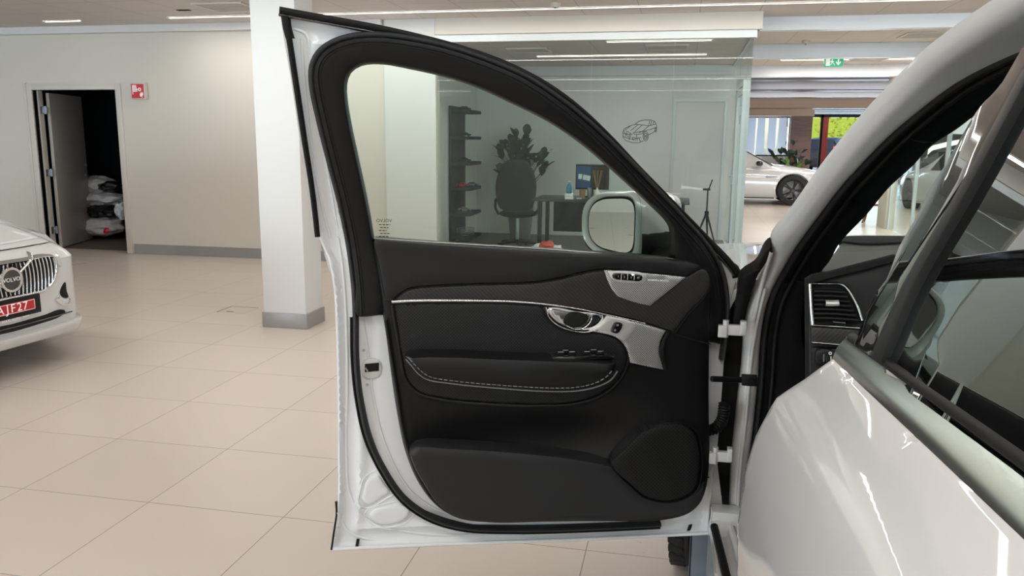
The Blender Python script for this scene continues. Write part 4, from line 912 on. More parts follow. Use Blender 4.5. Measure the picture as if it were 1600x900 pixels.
# ================================================================= THE NEAR WHITE SUV
HD = math.radians(91.2); FV = V3(math.cos(HD), math.sin(HD), 0); LV = V3(-math.sin(HD), math.cos(HD), 0); ZV = V3(0, 0, 1); O0 = V3(.12, 2.25, 0)
car = empty('suv_car', O0, HD-math.pi/2, 'large white suv on the right with its front door standing open', 'car'); XC = WM[car.name]
_z = np.array([0, .2, .30, .36, .6, .9, .995, 1.047, 1.108, 1.14, 1.18, 1.66, 1.72, 1.76, 2.5]); _l = np.array([-.25, -.11, -.05, -.018, .022, .037, .030, .019, -.006, -.047, -.088, -.222, -.29, -.45, -2.])
_zz = np.arange(0, 2.5, .004); _ll = np.interp(_zz, _z, _l); kk = np.exp(-.5*(np.arange(-6, 7)/1.1)**2); kk /= kk.sum()
_ls = np.convolve(np.pad(_ll, 6, mode='edge'), kk, 'valid')
def lz(z): return float(np.interp(z, _zz, _ls))
UF = 1.05
_pl = Surf(O0+LV*(-.088), -FV, ZV, LV)
bk = [_pl.px(*p) for p in ((1318, 552), (1383, 600), (1490, 694), (1600, 790))]
KZ = float(np.clip(np.polyfit([b[0] for b in bk], [b[1] for b in bk], 1)[0], 0, .1)); print('belt rise', KZ, bk)
def side_S(u, v):
    k = min(1, max(0, (v-.55)/.5)); rise = KZ*(max(u, .3)-UF) if u < 2.3 else KZ*(2.3-UF)
    return lz(v-rise*k*k*(3-2*k))+((.06*min(1, -u/.25)-.12*max(0, -u-.6)**2) if u < 0 else 0)
SD = Surf(O0, -FV, ZV, LV, side_S)
class Curve(Surf):
    """sheet swept across the car along U; v runs along a curve in the (rearward, up) plane"""
    def __init__(s, O, U, R, rz):
        s.O, s.U, s.R = O, U, R; s.flip = False; L = smooth_loop(rz, .01, False); s.c = L
        s.a = np.concatenate([[0], np.cumsum(np.linalg.norm(np.diff(L, axis=0), axis=1))]); T = np.gradient(L, axis=0)
        for _ in range(8): T[1:-1] = (T[:-2]+T[1:-1]*2+T[2:])/4
        T /= np.linalg.norm(T, axis=1)[:, None]; s.n = np.stack([T[:, 1], -T[:, 0]], 1)
    def P(s, u, v, w=0):
        r, z, nr, nz = [np.interp(v, s.a, q) for q in (s.c[:, 0], s.c[:, 1], s.n[:, 0], s.n[:, 1])]
        return s.O+s.U*u+s.R*(r+nr*w)+ZV*(z+nz*w)
    def px(s, x, y, off=0):
        d = ray(x, y); q = s.c+s.n*off; o = CP-s.O; dr, dz, do = d@s.R, d[2], (o@s.R, o[2])
        f = (q[:, 0]-do[0])*dz-(q[:, 1]-do[1])*dr; best = None
        for i in range(len(f)-1):
            if f[i]*f[i+1] <= 0:
                t = f[i]/(f[i]-f[i+1]+1e-15); r = q[i, 0]+(q[i+1, 0]-q[i, 0])*t; tt = (r-do[0])/dr if abs(dr) > 1e-9 else 0
                if tt > 0 and (best is None or tt < best[0]): best = (tt, s.a[i]+(s.a[i+1]-s.a[i])*t)
        if best is None: i = int(np.argmin(abs(f))); best = ((q[i, 0]-do[0])/dr, s.a[i])
        return ((CP+d*best[0]-s.O)@s.U, best[1])
JS = Curve(O0, -LV, -FV, [(0, 0), (0, .4), (0, .8), (.01, .98), (.05, 1.10), (.12, 1.18), (.21, 1.26), (.30, 1.335), (.38, 1.40), (.47, 1.472), (.55, 1.53), (.64, 1.583), (.73, 1.62), (.83, 1.65), (.95, 1.672), (1.15, 1.69), (1.5, 1.70)])
def jp(name, pts, mat, off=0., thick=.03, bevel=.006, res=.03, holes=(), label=None, **kw): return patch(name, JS, [JS.px(p[0], p[1], off-bevel)+tuple(p[2:]) for p in pts], mat, car, off, thick, bevel, res, [[JS.px(p[0], p[1], off) for p in h] for h in holes], label=label, **kw)
def jr(name, pts, wd, mat, off=0., h=.006, **k): return ribbon(name, JS, [JS.px(p[0], p[1], off)+tuple(p[2:]) for p in pts], wd, mat, car, off, h, **k)
WIN = [(1283, 330), (1320, 282), (1357, 242), (1393, 205), (1448, 158), (1503, 117), (1558, 88), (1600, 70), (1680, 44)]
OUT = [(1680, -60), (1558, 7), (1496, 48), (1448, 84), (1404, 126), (1364, 167), (1327, 209), (1283, 264), (1236, 330), (1206, 368)]
apil = jp('a_pillar', OUT+[(1203, 385), (1197, 408), (1186, 432), (1172, 468), (1163, 505), (1159, 560), (1150, 640), (1142, 720), (1139, 800), (1140, 960, 1), (1172, 960, 1), (1166, 800), (1168, 740), (1177, 670), (1185, 590), (1190, 520), (1200, 470), (1222, 422), (1250, 375)]+WIN, 'paint', 0, .012, .028, .02, rings=(.08, .2, .4, .65, .9, 1.1), sharp=80)
jr('pillar_flange', [(1196, 450), (1184, 500), (1174, 560), (1166, 650), (1156, 740), (1152, 820), (1152, 900)], .010, 'paint', .001, .004)
jr('pillar_flange', [(1206, 392), (1192, 440), (1178, 500)], .012, 'paint', .001, .006)
cowl = jp('cowl_rubber', [(1204, 386, 1), (1200, 388), (1180, 420), (1158, 434), (1151, 470), (1143, 512, 1), (1158, 512, 1), (1165, 480), (1175, 455), (1184, 430), (1197, 410), (1205, 394)], 'rubber', .004, .03, .006, .02)
trim_in = [(1357, 330), (1390, 290), (1430, 253), (1456, 224), (1496, 198), (1529, 172), (1580, 130), (1680, 70)]
jp('a_pillar_trim', WIN[::-1]+[(1250, 375), (1222, 422), (1200, 470), (1190, 520), (1185, 590), (1177, 670), (1168, 760), (1168, 960, 1), (1300, 960, 1), (1300, 600), (1262, 560), (1262, 450), (1272, 436), (1296, 407), (1314, 376)]+trim_in, 'plastic', -.012, .02, .010, .025)
def inset(pts, d):   # shift a pixel polyline towards the lower right
    P = np.array(pts, float); T = np.gradient(P, axis=0); T /= np.linalg.norm(T, axis=1)[:, None]; return [tuple(p+np.array([-t[1], t[0]])*d) for p, t in zip(P, T)]
edge = [(1170, 960), (1168, 800), (1168, 740), (1177, 670), (1185, 590), (1190, 520), (1200, 470), (1222, 422), (1250, 375)]+WIN
jr('door_seal', inset(edge, 6), .016, 'rubber', -.006, .014)
jr('door_seal', inset(edge, 22), .014, 'rubber', -.012, .010)
jr('trim_seam', [(1225, 442), (1245, 440), (1262, 443)], .003, 'void', -.011, .002); jr('trim_seam', [(1262, 450), (1262, 520), (1264, 600)], .004, 'void', -.011, .002)
jr('trim_seam', [(1416, 208), (1425, 218), (1440, 222), (1456, 223)], .003, 'void', -.011, .002)
# check link, bellows and hinges between body and door
chk = MB(); a = at_y(1112, 592, 2.10); b_ = at_y(1168, 594, 2.16)
chk.tube([a, b_], .008, 8); car_check = chk.build('check_strap', 'rubber', car)
c = at_y(1172, 594, 2.15); MB(Matrix.Translation(Vector(c.tolist()))).box(-.022, .018, -.012, .012, -.014, .014, .004).lathe([(0, -.018), (.009, -.018), (.009, -.012)], 14, axis='Y').build('check_bracket', 'plastic', car)
for (xa, ya, xb, yb) in ((1122, 515, 1165, 515), (1108, 711, 1143, 714)):
    a = at_y(xa, ya, 2.17); b_ = at_y(xb, yb, 2.20); c0 = (a+b_)/2; hw = (b_[0]-a[0])/2
    MB(Matrix.Translation(Vector(c0.tolist()))).box(-hw*.45, hw, -.010, .010, -.014, .014, .003).box(-hw, -hw*.35, -.016, .008, -.020, .012, .003).tube([(-hw*.45, -.004, -.020), (-hw*.45, -.004, .026)], .008).box(hw*.55, hw, -.014, .012, -.010, .026, .003).build('hinge', 'paint', car)
bl_ = [at_y(*p, 2.22) for p in ((1105, 672), (1118, 668), (1128, 655), (1132, 630))]
LL_ = smooth_loop([(p[0], p[2]) for p in bl_], .004, False); MB().tube([(p[0], 2.215, p[1]) for p in LL_], [.014+.003*(i % 2) for i in range(len(LL_))], 12).build('wiring_bellows', 'rubber', car)
# black box as painted shade behind the hinges, fender edge and the liner
MB(XC).box(-.04, .10, .05, .12, .46, 1.08, .004).build('hinge_gap_shade', 'void', car)
MB(XC).box(-.055, -.035, -.20, -.02, .62, 1.06, .004).build('fender_return', 'paint_in', car) if False else None

# outer panels
bz = lambda u: 1.186+KZ*(u-UF)
rd = patch('rear_door', SD, [(UF, bz(UF)-.016, 1), (UF, 1.0), (UF, .8), (UF+.005, .5), (UF+.01, .36, 1), (1.75, .36, 1), (1.83, .55), (2.02, .85), (2.12, bz(2.12)-.016, 1)], 'paint', car, 0, .03, .004, .02, step=.015)
ribbon('window_moulding', SD, [(UF-.004, bz(UF)), (1.4, bz(1.4)), (2.1, bz(2.1)), (3.3, bz(3.3)+.03)], .034, 'moulding', rd, -.002, .0055, step=.03, n=2, label='chrome moulding along the window sill')
GT = 1.63
apx = [(1332, 538), (1342, 518), (1352, 492), (1372, 452), (1385, 435), (1404, 386), (1429, 342), (1453, 293), (1478, 254), (1502, 212), (1527, 171), (1566, 127), (1597, 73), (1622, 40)]
bpx = [(1362, 560), (1414, 446), (1497, 303), (1551, 205), (1598, 117), (1640, 45)]
bpr = [(1378, 566), (1431, 446), (1513, 303), (1563, 212), (1607, 130), (1655, 45)]
ap = SD.pxs(apx, .004); bl = SD.pxs(bpx, .004); br = SD.pxs(bpr, .004)
patch('pillar_applique', SD, [(*ap[0], 1)]+ap[1:-1]+[(*ap[-1], 1), (*bl[-1], 1)]+bl[::-1][1:-1]+[(*bl[0], 1)], 'gloss', rd, .004, .02, .002, .03, label='gloss black panel at the front of the rear window')
patch('window_channel', SD, [(*bl[0], 1)]+bl[1:-1]+[(*bl[-1], 1), (*br[-1], 1)]+br[::-1][1:-1]+[(*br[0], 1)], 'plastic2', rd, .008, .02, .003, .03)
g0 = br[0]; patch('rear_window', SD, [(g0[0]-.01, 1.19, 1)]+[(p[0]-.005, p[1]) for p in br[1:-1]]+[(br[-1][0], GT, 1), (2.0, GT, 1), (2.10, bz(2.1), 1)], 'tint_glass', rd, -.003, 0, 0, .06)
ribbon('window_wiper_strip', SD, [(UF+.02, bz(UF)+.022), (1.5, bz(1.5)+.022), (2.1, bz(2.1)+.022)], .012, 'rubber', rd, -.004, .006, step=.03)
patch('window_top_frame', SD, [(UF+.42, 1.69, 1), (1.8, 1.70), (2.1, 1.70, 1), (2.1, GT-.005, 1), (UF+.36, GT-.005, 1)], 'plastic', rd, .0, .02, .002, .05)
# hull pieces: wing, bonnet, roof, quarter, sill, far side
def arch(cx, cz, R, a0, a1, n=12): return [(cx+R*math.cos(a), cz+R*math.sin(a)) for a in np.linspace(a0, a1, n)]
patch('front_wing', SD, [(-.012, 1.112, 1), (-.012, .8), (-.012, .36, 1)]+[(-.12, .34, 1)]+arch(-.55, .39, .43, 0, math.pi, 12)+[(-1.05, .34, 1), (-1.28, .36, 1), (-1.36, .7), (-1.33, 1.0, 1), (-.8, 1.075), (-.3, 1.105)], 'paint', car, 0, .03, .004, .04)
patch('quarter_panel', SD, [(2.14, 1.16, 1), (2.04, .85), (1.85, .55), (1.77, .36, 1), (1.98, .34, 1)]+arch(2.42, .39, .43, math.pi, 0, 12)+[(2.9, .36, 1), (3.55, .40, 1), (3.62, .8), (3.6, 1.2, 1)], 'paint', car, 0, .03, .004, .06)
patch('quarter_window', SD, [(2.15, 1.22, 1), (3.2, 1.27), (3.3, 1.32, 1), (3.1, 1.55), (2.9, 1.60, 1), (2.15, GT, 1)], 'tint_glass', car, -.003, .004, 0, .08)
def gridmesh(name, f, nu, nv, mat, par=None, flip=False, label=None):
    vs = [f(i/nu, j/nv) for i in range(nu+1) for j in range(nv+1)]; fs = [(i*(nv+1)+j, (i+1)*(nv+1)+j, (i+1)*(nv+1)+j+1, i*(nv+1)+j+1) for i in range(nu) for j in range(nv)]
    return MB().add(vs, fs).build(name, mat, par or car, label=label)
CL = .96        # half width, local x of the centre line
cw = lambda x, y, z: np.array(XC @ Vector((x, y, z)))       # car local to world: x right, y forward
def bonz(t): return 1.112-.015*t-.045*t*t
gridmesh('bonnet', lambda a, b: cw(.045+(2*CL-.09)*b, -.02+1.42*a-.16*(2*b-1)**2*a, bonz(a)+.012*(1-(2*b-1)**4)), 14, 24, 'paint')
gridmesh('roof', lambda a, b: cw(.38+(2*CL-.76)*b, -1.32-2.11*a, 1.70+.065*(1-(2*b-1)**2)-.05*(2*a-1)**2*a), 14, 18, 'paint')
wsh = lambda a, b: cw(.13+.27*a+(2*CL-.26-.54*a)*b, .16-1.26*a+.24*(1-(2*b-1)**2)*(1-a*.7), 1.135+.545*a-.05*a*(1-a)*0+.03*(1-(2*b-1)**2))
gridmesh('windscreen', wsh, 10, 14, 'wind_glass')
gridmesh('tailgate', lambda a, b: cw(.12+(2*CL-.24)*b, -3.55-.06*math.sin(math.pi*a)+.35*max(0, a-.55)*0-.0+(.62*(max(0, a-.5)))*.7, .45+1.28*a), 12, 8, 'paint')
for x in (.24, 2*CL-.24): MB(XC).tube([(x, -1.25, 1.72), (x, -1.35, 1.76), (x, -2.3, 1.775), (x, -3.1, 1.75), (x, -3.2, 1.71)], .018).build('roof_rail', 'satin', car)
MB(XC).box(.10, 2*CL-.10, 1.18, 1.42, .30, .92, .08).build('front_bumper', 'paint', car); MB(XC).box(.08, 2*CL-.08, -3.72, -3.45, .32, .80, .08).build('rear_bumper', 'paint', car)
# far side of the body, mirrored from the panel curve
def far(u, v, w=0): l = side_S(u, v); return cw(2*CL+l, -u, v)
gridmesh('far_side_panel', lambda a, b: far(-1.25+4.8*a, .34+.82*b), 30, 16, 'paint')
gridmesh('far_side_window', lambda a, b: far(.55+2.6*a-.0, 1.20+.45*b*(1-.0*a)), 10, 6, 'tint_glass')
MB(XC).tube([(1.80, .06, 1.13), (1.69, -.45, 1.52), (1.62, -.95, 1.70), (1.60, -1.3, 1.72)], .04, 10).build('far_pillar', 'paint', car)
MB(XC).box(.12, 1.80, .20, .24, .33, 1.10).build('bulkhead', 'fabric', car)
MB(XC).box(.27, 1.78, -.27, .19, .80, 1.135, .03).build('dash_body', 'plastic2', car)
MB(XC).box(.80, 1.12, -.95, -.25, .345, .80, .04).build('centre_console', 'plastic', car)
_sw = XC @ Matrix.Translation((.52, -.66, .98)) @ Matrix.Rotation(math.radians(62), 4, 'X')
swb = MB(_sw).lathe([(.185+.016*math.cos(a), .016*math.sin(a)) for a in np.linspace(0, 6.283, 9)[:-1]], 40, closed=True).box(-.18, .18, -.02, .02, -.012, .008, .004).box(-.018, .018, -.18, 0, -.012, .008, .004).lathe([(0, .02), (.06, .018), (.075, -.01), (.05, -.03), (.03, -.06), (.03, -.30), (0, -.30)], 24).build('steering_wheel', 'plastic', car)
MB(XC).box(.10, 1.84, -3.4, .20, .30, .345).build('cabin_floor', 'fabric', car)
# sill with its rubber, seen under the open door's hinge end
def car_box(nm, x0, x1, y0, y1, z0, z1, mat, b=.0): return MB(XC).box(x0, x1, y0, y1, z0, z1, b).build(nm, mat, car)
car_box('sill', -.005, .115, -1.95, -.02, .22, .435, 'paint', .02)
rb = [at_z(*p, .445) for p in ((1116, 823), (1122, 848), (1136, 905))]; d_ = (rb[2]-rb[0]); d_ /= np.linalg.norm(d_)
MB().tube([rb[0], rb[0]+d_*.3, rb[0]+d_*1.5], .011, 10).build('sill_rubber', 'rubber', car)
MB().tube([rb[0]+V3(.045, .0, .0), rb[0]+V3(.045, 0, 0)+d_*1.5], .012, 10).build('sill_ridge', 'paint', car)
car_box('sill_front_corner', -.0, .085, -.06, .0, .34, .46, 'paint', .01)
# front and rear wheels, liner
for wx, st in ((.55, math.radians(-7)), (-2.42, 0)):
    for sx in (1, -1):
        xw = .052 if sx > 0 and wx > 0 else .09 if sx > 0 else 2*CL-.09
        X = XC @ Matrix.Translation((xw, wx, .372)) @ Matrix.Rotation(math.radians(90)*(-1 if sx > 0 else 1)+st, 4, 'Z'); wheel(car, X, .37, .26, 'satin')
MB(XC).box(-.046, .12, .085, .115, .115, .60, .025).build('wheel_arch_liner', 'liner', car)

# ---- dashboard seen through the door opening
DT = Surf(O0+ZV*1.155, -LV, FV, ZV, lambda u, v: .03*v)
def dpx(pts, off=0): return DT.pxs(pts, off)
patch('dash_top', DT, dpx([(1262, 446, 1), (1290, 410), (1313, 379, 1), (1345, 377), (1420, 373, 1), (1500, 385, 1), (1500, 440, 1), (1420, 440), (1400, 404, 1), (1345, 421)]), 'plastic2', car, 0, .03, .01, .04)
patch('dash_top_edge', DT, dpx([(1312, 379, 1), (1316, 372), (1420, 371, 1), (1480, 373, 1), (1480, 381, 1), (1420, 381), (1345, 383)]), 'void', car, .006, .02, .002, .05)
DFR = .36
DF = Surf(O0-FV*DFR, -LV, ZV, -FV, lambda u, v: .25*(1.07-v) if v > .9 else .0425)
def fp(name, pts, mat, off=0., thick=.02, bevel=.003, res=.03, holes=(), par=None, label=None): return patch(name, DF, [DF.px(p[0], p[1], off)+tuple(p[2:]) for p in pts], mat, par or car, off, thick, bevel, res, [[DF.px(p[0], p[1], off) for p in h] for h in holes], label=label)
fp('dash_face', [(1263, 440, 1), (1300, 432), (1400, 405, 1), (1500, 400, 1), (1500, 660, 1), (1263, 660, 1)], 'plastic2', -.012, .05, .004, .04)
fp('dash_brow', [(1262, 444, 1), (1262, 436), (1300, 425), (1400, 399, 1), (1410, 406, 1), (1345, 423), (1300, 434), (1268, 443, 1)], 'void', .004, .02, .002, .03)
vent_h = fp('air_vent', [(1263, 442, 1), (1312, 441), (1324, 446), (1334, 462), (1343, 482), (1350, 503, 1), (1330, 510, 1), (1268, 507, 1)], 'void', -.008, .01, .002, .03)
for k in range(7):
    y = 455+7.0*k; x1 = 1320+k*3.6
    ribbon('vent_slat', DF, DF.pxs([(1272, y), (1300, y+.3), (x1, y+2+k*.25)]), .0085, 'plastic', vent_h, -.004, .007, step=.03)
ribbon('vent_tab', DF, DF.pxs([(1289, 473), (1300, 473.5), (1310, 473)]), .013, 'satin', vent_h, .004, .007, step=.01)
ribbon('vent_frame', DF, DF.pxs([(1265.5, 443, 1), (1267, 475), (1270, 508, 1)]), .0085, 'chrome', vent_h, .0, .006, step=.01)
ribbon('vent_frame', DF, DF.pxs([(1264, 443), (1290, 443), (1314, 444), (1322, 449), (1332, 464), (1341, 482), (1347, 500)]), (.003, .0065), 'chrome', vent_h, .0, .005, step=.006)
ribbon('vent_wheel', DF, DF.pxs([(1301, 503), (1310, 504), (1320, 505)]), .010, 'gloss', vent_h, .0, .006, step=.01)
ribbon('vent_lower_frame', DF, DF.pxs([(1268, 507), (1300, 509), (1342, 512)]), .004, 'chrome', vent_h, .004, .003, step=.02)
dec = fp('decor_strip', [(1268, 511, 1), (1342, 515, 1), (1342, 539, 1), (1268, 534, 1)], 'decor', .002, .02, .003, .03)
ribbon('decor_edge', DF, DF.pxs([(1268, 534), (1300, 536.5), (1345, 541)]), .0045, 'chrome', dec, .004, .004, step=.02)
sw = fp('light_switch', [(1278, 546), (1300, 547), (1306, 552), (1306, 568), (1300, 572), (1280, 572), (1275, 568), (1275, 550)], 'plastic', .0, .02, .003, .02)
ribbon('switch_wheel', DF, DF.pxs([(1288, 552), (1288, 564)]), .010, 'gloss', sw, .002, .006, step=.01)
disc('switch_mark', DF, *DF.px(1298, 553, .01), .002, .0035, 'signwhite', sw, .004, .001, 16); ribbon('switch_mark', DF, DF.pxs([(1298, 556), (1298, 565)]), .0014, 'signwhite', sw, .004, .001, step=.01)
fp('knee_panel', [(1268, 541, 1), (1350, 546, 1), (1350, 660, 1), (1268, 660, 1)], 'plastic', -.008, .02, .005, .04)
# seats (hidden from the photograph's viewpoint by the rear door) keep the cabin from being hollow
for x in (.52, 1.40):
    MB(XC).blob((x, -1.0, .62), (.26, .28, .11), x, .03, 3).blob((x, -1.32, .98), (.25, .12, .38), x+1, .03, 3).blob((x, -1.38, 1.43), (.14, .07, .11), x+2, .02, 3).build('front_seat', 'leather', car)
# ================================================================= THE OPEN FRONT DOOR
OD = V3(.121, 2.248, 0); ad = math.radians(-162.18)
UD = V3(math.cos(ad), math.sin(ad), 0); WD = V3(-UD[1], UD[0], 0)*1.0
if WD[1] > 0: WD = -WD
def lean(u, v): t = v-1.19; return 0 if t <= 0 else .38*(t-.04*(1-math.exp(-t/.04)))
DS = Surf(OD, UD, ZV, WD, lean)
def P(pts, off=0): return [DS.px(p[0], p[1], off)+tuple(p[2:]) for p in pts]
DOOR_OUT = [(438, 12, 1), (480, 20), (520, 27), (600, 42), (700, 66), (780, 92), (850, 126), (900, 161), (950, 207), (1000, 260), (1050, 311), (1100, 362), (1148, 412), (1156, 424, 1), (1152, 436), (1143, 475), (1136, 520), (1130, 600), (1122, 700), (1112, 780), (1108, 836, 1), (1000, 842), (850, 848), (700, 853), (600, 857), (517, 862, 1), (520, 835), (526, 790), (527, 700), (526, 600), (524, 520), (521, 460), (514, 415), (499, 375, 1), (488, 330), (470, 220), (455, 120), (443, 50)]
AP = [(583, 372), (577, 335), (568, 290), (557, 240), (547, 192), (541, 155), (540, 130), (546, 112), (562, 101), (590, 98), (640, 106), (700, 120), (750, 137), (800, 160), (860, 190), (913, 226), (953, 260), (993, 296), (1025, 326), (1044, 345), (1052, 358), (1053, 380), (1053, 405)]
hole_m = [(576, 374), (560, 290), (548, 240), (532, 155), (533, 118), (555, 94), (592, 88), (705, 112), (808, 150), (918, 216), (960, 252), (1032, 318), (1062, 352), (1064, 404), (1030, 416), (800, 400), (600, 392)]
_ol = smooth_loop(P(DOOR_OUT), .02)
def shell_off(u, v):
    if u < .35 and v > .62: return 0
    d = float(seg_dist(np.array([[u, v]]), _ol)[0]); st = lambda x: x*x*(3-2*x)
    c = lambda x: min(1, max(0, x))
    k = st(c((d-.010)/.008))-st(c((d-.046)/.012)); q = st(c((d-.066)/.01))*st(c((.110-d)/.02))
    return -.011*k-.006*q
door = patch('front_door', DS, P(DOOR_OUT), 'paint_in', car, shell_off, .035, .006, .012, [P(hole_m)], back=True, label='open front door, white shell seen from inside', step=.012)
def dp(name, pts, mat, off=0., thick=.02, bevel=.004, res=.02, holes=(), label=None, offf=None, **k):
    return patch(name, DS, P(pts, off), mat, door, offf or off, thick, bevel, res, [P(h, off) for h in holes], label=label, **k)
def dr(name, pts, wd, mat, off=0., h=.004, label=None, **k): return ribbon(name, DS, P(pts, off), wd, mat, door, off, h, label=label, **k)
# outer skin follows the body side section
def skin_off(u, v): return -.052-max(lz(v), -.04)-.02 if v < 1.19 else -.045
so_ = P(DOOR_OUT, -.03); cu = sum(p[0] for p in so_)/len(so_)
patch('outer_skin', DS, [(u+(.004 if u > cu else -.0), v)+tuple(r) for u, v, *r in so_], 'paint', door, skin_off, .012, .003, .04, [P(hole_m, -.03)], back=True)
# weatherstrips and seals on the shell
def poly_in(pts, d): return inset(pts, d)
TOP = [p[:2] for p in DOOR_OUT[:14]]
dr('top_weatherstrip', inset(TOP, 4.5), .017, 'rubber', .004, .008)
dr('top_weatherstrip_lip', inset(TOP, 11.5), .006, 'gloss', .006, .006)
dr('rear_weatherstrip', [(443, 18), (450, 52), (460, 115), (475, 215), (488, 300), (496, 370)], .014, 'rubber', .002, .009)
dr('rear_weatherstrip_cap', [(446, 26), (449, 45), (454, 62)], .020, 'rubber', .004, .012)
dp('mirror_corner_seal', [(1150, 412), (1158, 422), (1156, 434), (1146, 436), (1143, 424)], 'rubber', .006, .02, .006, .015)
FO = [(556, 494), (554, 450), (546, 385), (533, 320), (515, 250), (499, 185), (489, 135), (489, 105), (499, 84), (520, 68), (552, 58), (595, 56), (645, 62), (700, 74), (760, 94), (820, 120), (870, 152), (920, 192), (970, 240), (1020, 292), (1070, 345), (1108, 390), (1126, 425), (1133, 465), (1132, 510), (1126, 560)]
SEAL = FO[::-1]+[(557, 560), (563, 620), (576, 680), (600, 732), (632, 777), (672, 805), (722, 820), (800, 824), (950, 820), (1030, 816)]
trim_ring = dp('window_trim', [(p[0], p[1]) for p in FO[:-1]]+[(1128, 540, 1), (1085, 530, 1), (1075, 430), (1060, 415)]+[(1053, 405, 1)]+AP[::-1][1:-1]+[(583, 372, 1), (590, 400), (598, 440), (600, 494, 1)], 'plastic', .030, .028, .014, .02, label='black trim round the window')
dr('door_seal', SEAL, .017, 'seal', -.004, .024)
dr('seal_gap', inset(SEAL, -7) if False else inset(SEAL[25:], 7), .008, 'void', -.003, .012)
groove = [(p[0], p[1]) for p in FO]
dr('trim_groove', inset(FO[:-2], 13), .0045, 'void', .0295, .0015)
dr('trim_lip', inset(FO[:-2], 9), .006, 'plastic', .028, .004)
dr('corner_trim_seam', [(1059, 355), (1080, 385), (1093, 415)], .003, 'void', .0305, .001)
glass = dp('window_glass', [(572, 390, 1), (560, 300), (545, 235), (530, 155), (530, 120), (550, 92), (592, 86), (705, 110), (810, 150), (920, 216), (962, 250), (1034, 316), (1066, 350), (1066, 420, 1)], 'door_glass', -.006, 0, 0, .05)
u, v = DS.px(600, 345, -.004); text_on('glass_marking', 'VOLVO', DS, u, v, .012, -.0045, 'ink', glass, mirror=True, depth=.0004)
for i in range(5): ribbon('marking_line', DS, P([(592+2*(i % 2), 351+4.6*i), (610-3*(i % 3), 351.3+4.6*i)], -.004), .0022, 'ink', glass, -.0045, .0004, step=.0022, dash=(3, 1))
dr('window_wiper_seal', [(584, 374), (640, 378), (700, 382), (850, 391), (1052, 407)], .006, 'rubber', .040, .004)
dr('window_wiper_edge', [(584, 372.5), (700, 380), (850, 389), (1052, 404.5)], .0018, 'satin', .040, .002)
# pressings in the white shell
for pth in ([(458, 44), (476, 52), (483, 90), (491, 160), (505, 240), (518, 310), (528, 370)], [(470, 60), (474, 120), (482, 200), (496, 290), (508, 345), (516, 372)], [(528, 372), (536, 430), (540, 490), (542, 600), (541, 720), (548, 780), (572, 812), (650, 836), (800, 836)],
            [(567, 500), (576, 560), (583, 620), (604, 700), (640, 765), (690, 800), (740, 814)], [(528, 800), (540, 828), (560, 842), (640, 848)]):
    ribbon('pressed_rib', DS, P(pth), .008, 'paint_in', door, lambda u, v: shell_off(u, v)-.001, .004)
for pth in ([(566, 782), (568, 765), (573, 752), (590, 743), (600, 756), (609, 770), (600, 776), (574, 789)], [(577, 807), (584, 798), (600, 792), (628, 789), (640, 799), (632, 812), (612, 819), (588, 818)]):
    patch('pressed_pad', DS, P(pth, .004), 'paint_in', door, .006, .012, .006, .008); ribbon('pressed_rim', DS, P([(p[0]+(p[0]-sum(q[0] for q in pth)/len(pth))*.3, p[1]+(p[1]-sum(q[1] for q in pth)/len(pth))*.3) for p in pth]), .005, 'paint_in', door, lambda u, v: shell_off(u, v)-.001, .003, closed=True)
dp('lock_plate', [(568, 564), (592, 562), (596, 568), (596, 584), (592, 590), (568, 589)], 'paint', .003, .006, .003, .015)
lt = dp('door_latch', [(570, 569, 1), (592, 567, 1), (592, 580, 1), (570, 582, 1)], 'void', .006, .01, .002, .01); dr('latch_claw', [(571, 574), (575, 580)], .006, 'steel', .009, .004)
for p in ((568, 548), (574, 602)): disc('screw', DS, *DS.px(*p, .004), 0, .004, 'steel', door, .001, .002, 12)
dp('drain_slot', [(557, 843, 1), (562, 843, 1), (560, 854, 1), (555, 854, 1)], 'void', .002, .004, .0005, .01); dp('drain_slot', [(1077, 821, 1), (1082, 820, 1), (1079, 829, 1), (1074, 830, 1)], 'void', .002, .004, .0005, .01)
dr('edge_rubber', [(518, 858), (522, 830), (526, 802), (525, 782)], .006, 'rubber', -.004, .006)
dr('bottom_hem', [(520, 858), (700, 850), (900, 843), (1106, 833)], .010, 'paint_in', .001, .005)

# ---- interior trim panel
BOT = [(1112, 560), (1110, 640), (1107, 740), (1103, 765), (1094, 787), (1076, 803), (1040, 813), (950, 818), (850, 820), (760, 821), (716, 815), (684, 797), (655, 762), (633, 712), (620, 650), (611, 590), (603, 530), (597, 490), (590, 440), (584, 400)]
def bumpf(u, v, cu, cv, su, sv): return math.exp(-((u-cu)/su)**2-((v-cv)/sv)**2)
upk, vpk = DS.px(860, 690, .05); usp, vsp = DS.px(1040, 725, .05); uin, vin = DS.px(900, 640, .05)
def base_off(u, v):
    k = .050
    k -= .050*math.exp(-((v-vpk)/.085)**2)*math.exp(-((u-upk-.03)/.31)**4)                    # hollow above the map pocket
    k += .040*bumpf(u, v, usp, vsp, .15, .16)                        # swelling round the speaker
    return k
panel = dp('trim_panel', [(584, 374, 1), (700, 383), (850, 392), (1052, 407), (1098, 416, 1), (1109, 424), (1112, 450)]+BOT, 'plastic', .05, .05, .022, .02, offf=base_off, label='black moulded inner door panel')
pad = dp('upper_pad', [(583, 380), (586, 374, 1), (700, 383), (850, 392), (1052, 406), (1092, 413), (1099, 418, 1), (1083, 428), (1070, 433, 1), (1000, 425), (948, 421), (912, 426), (875, 435), (840, 441), (760, 444), (680, 447), (642, 451), (626, 459), (614, 470, 1), (601, 472, 1), (594, 430), (587, 396)], 'plastic2', .064, .025, .010, .02)
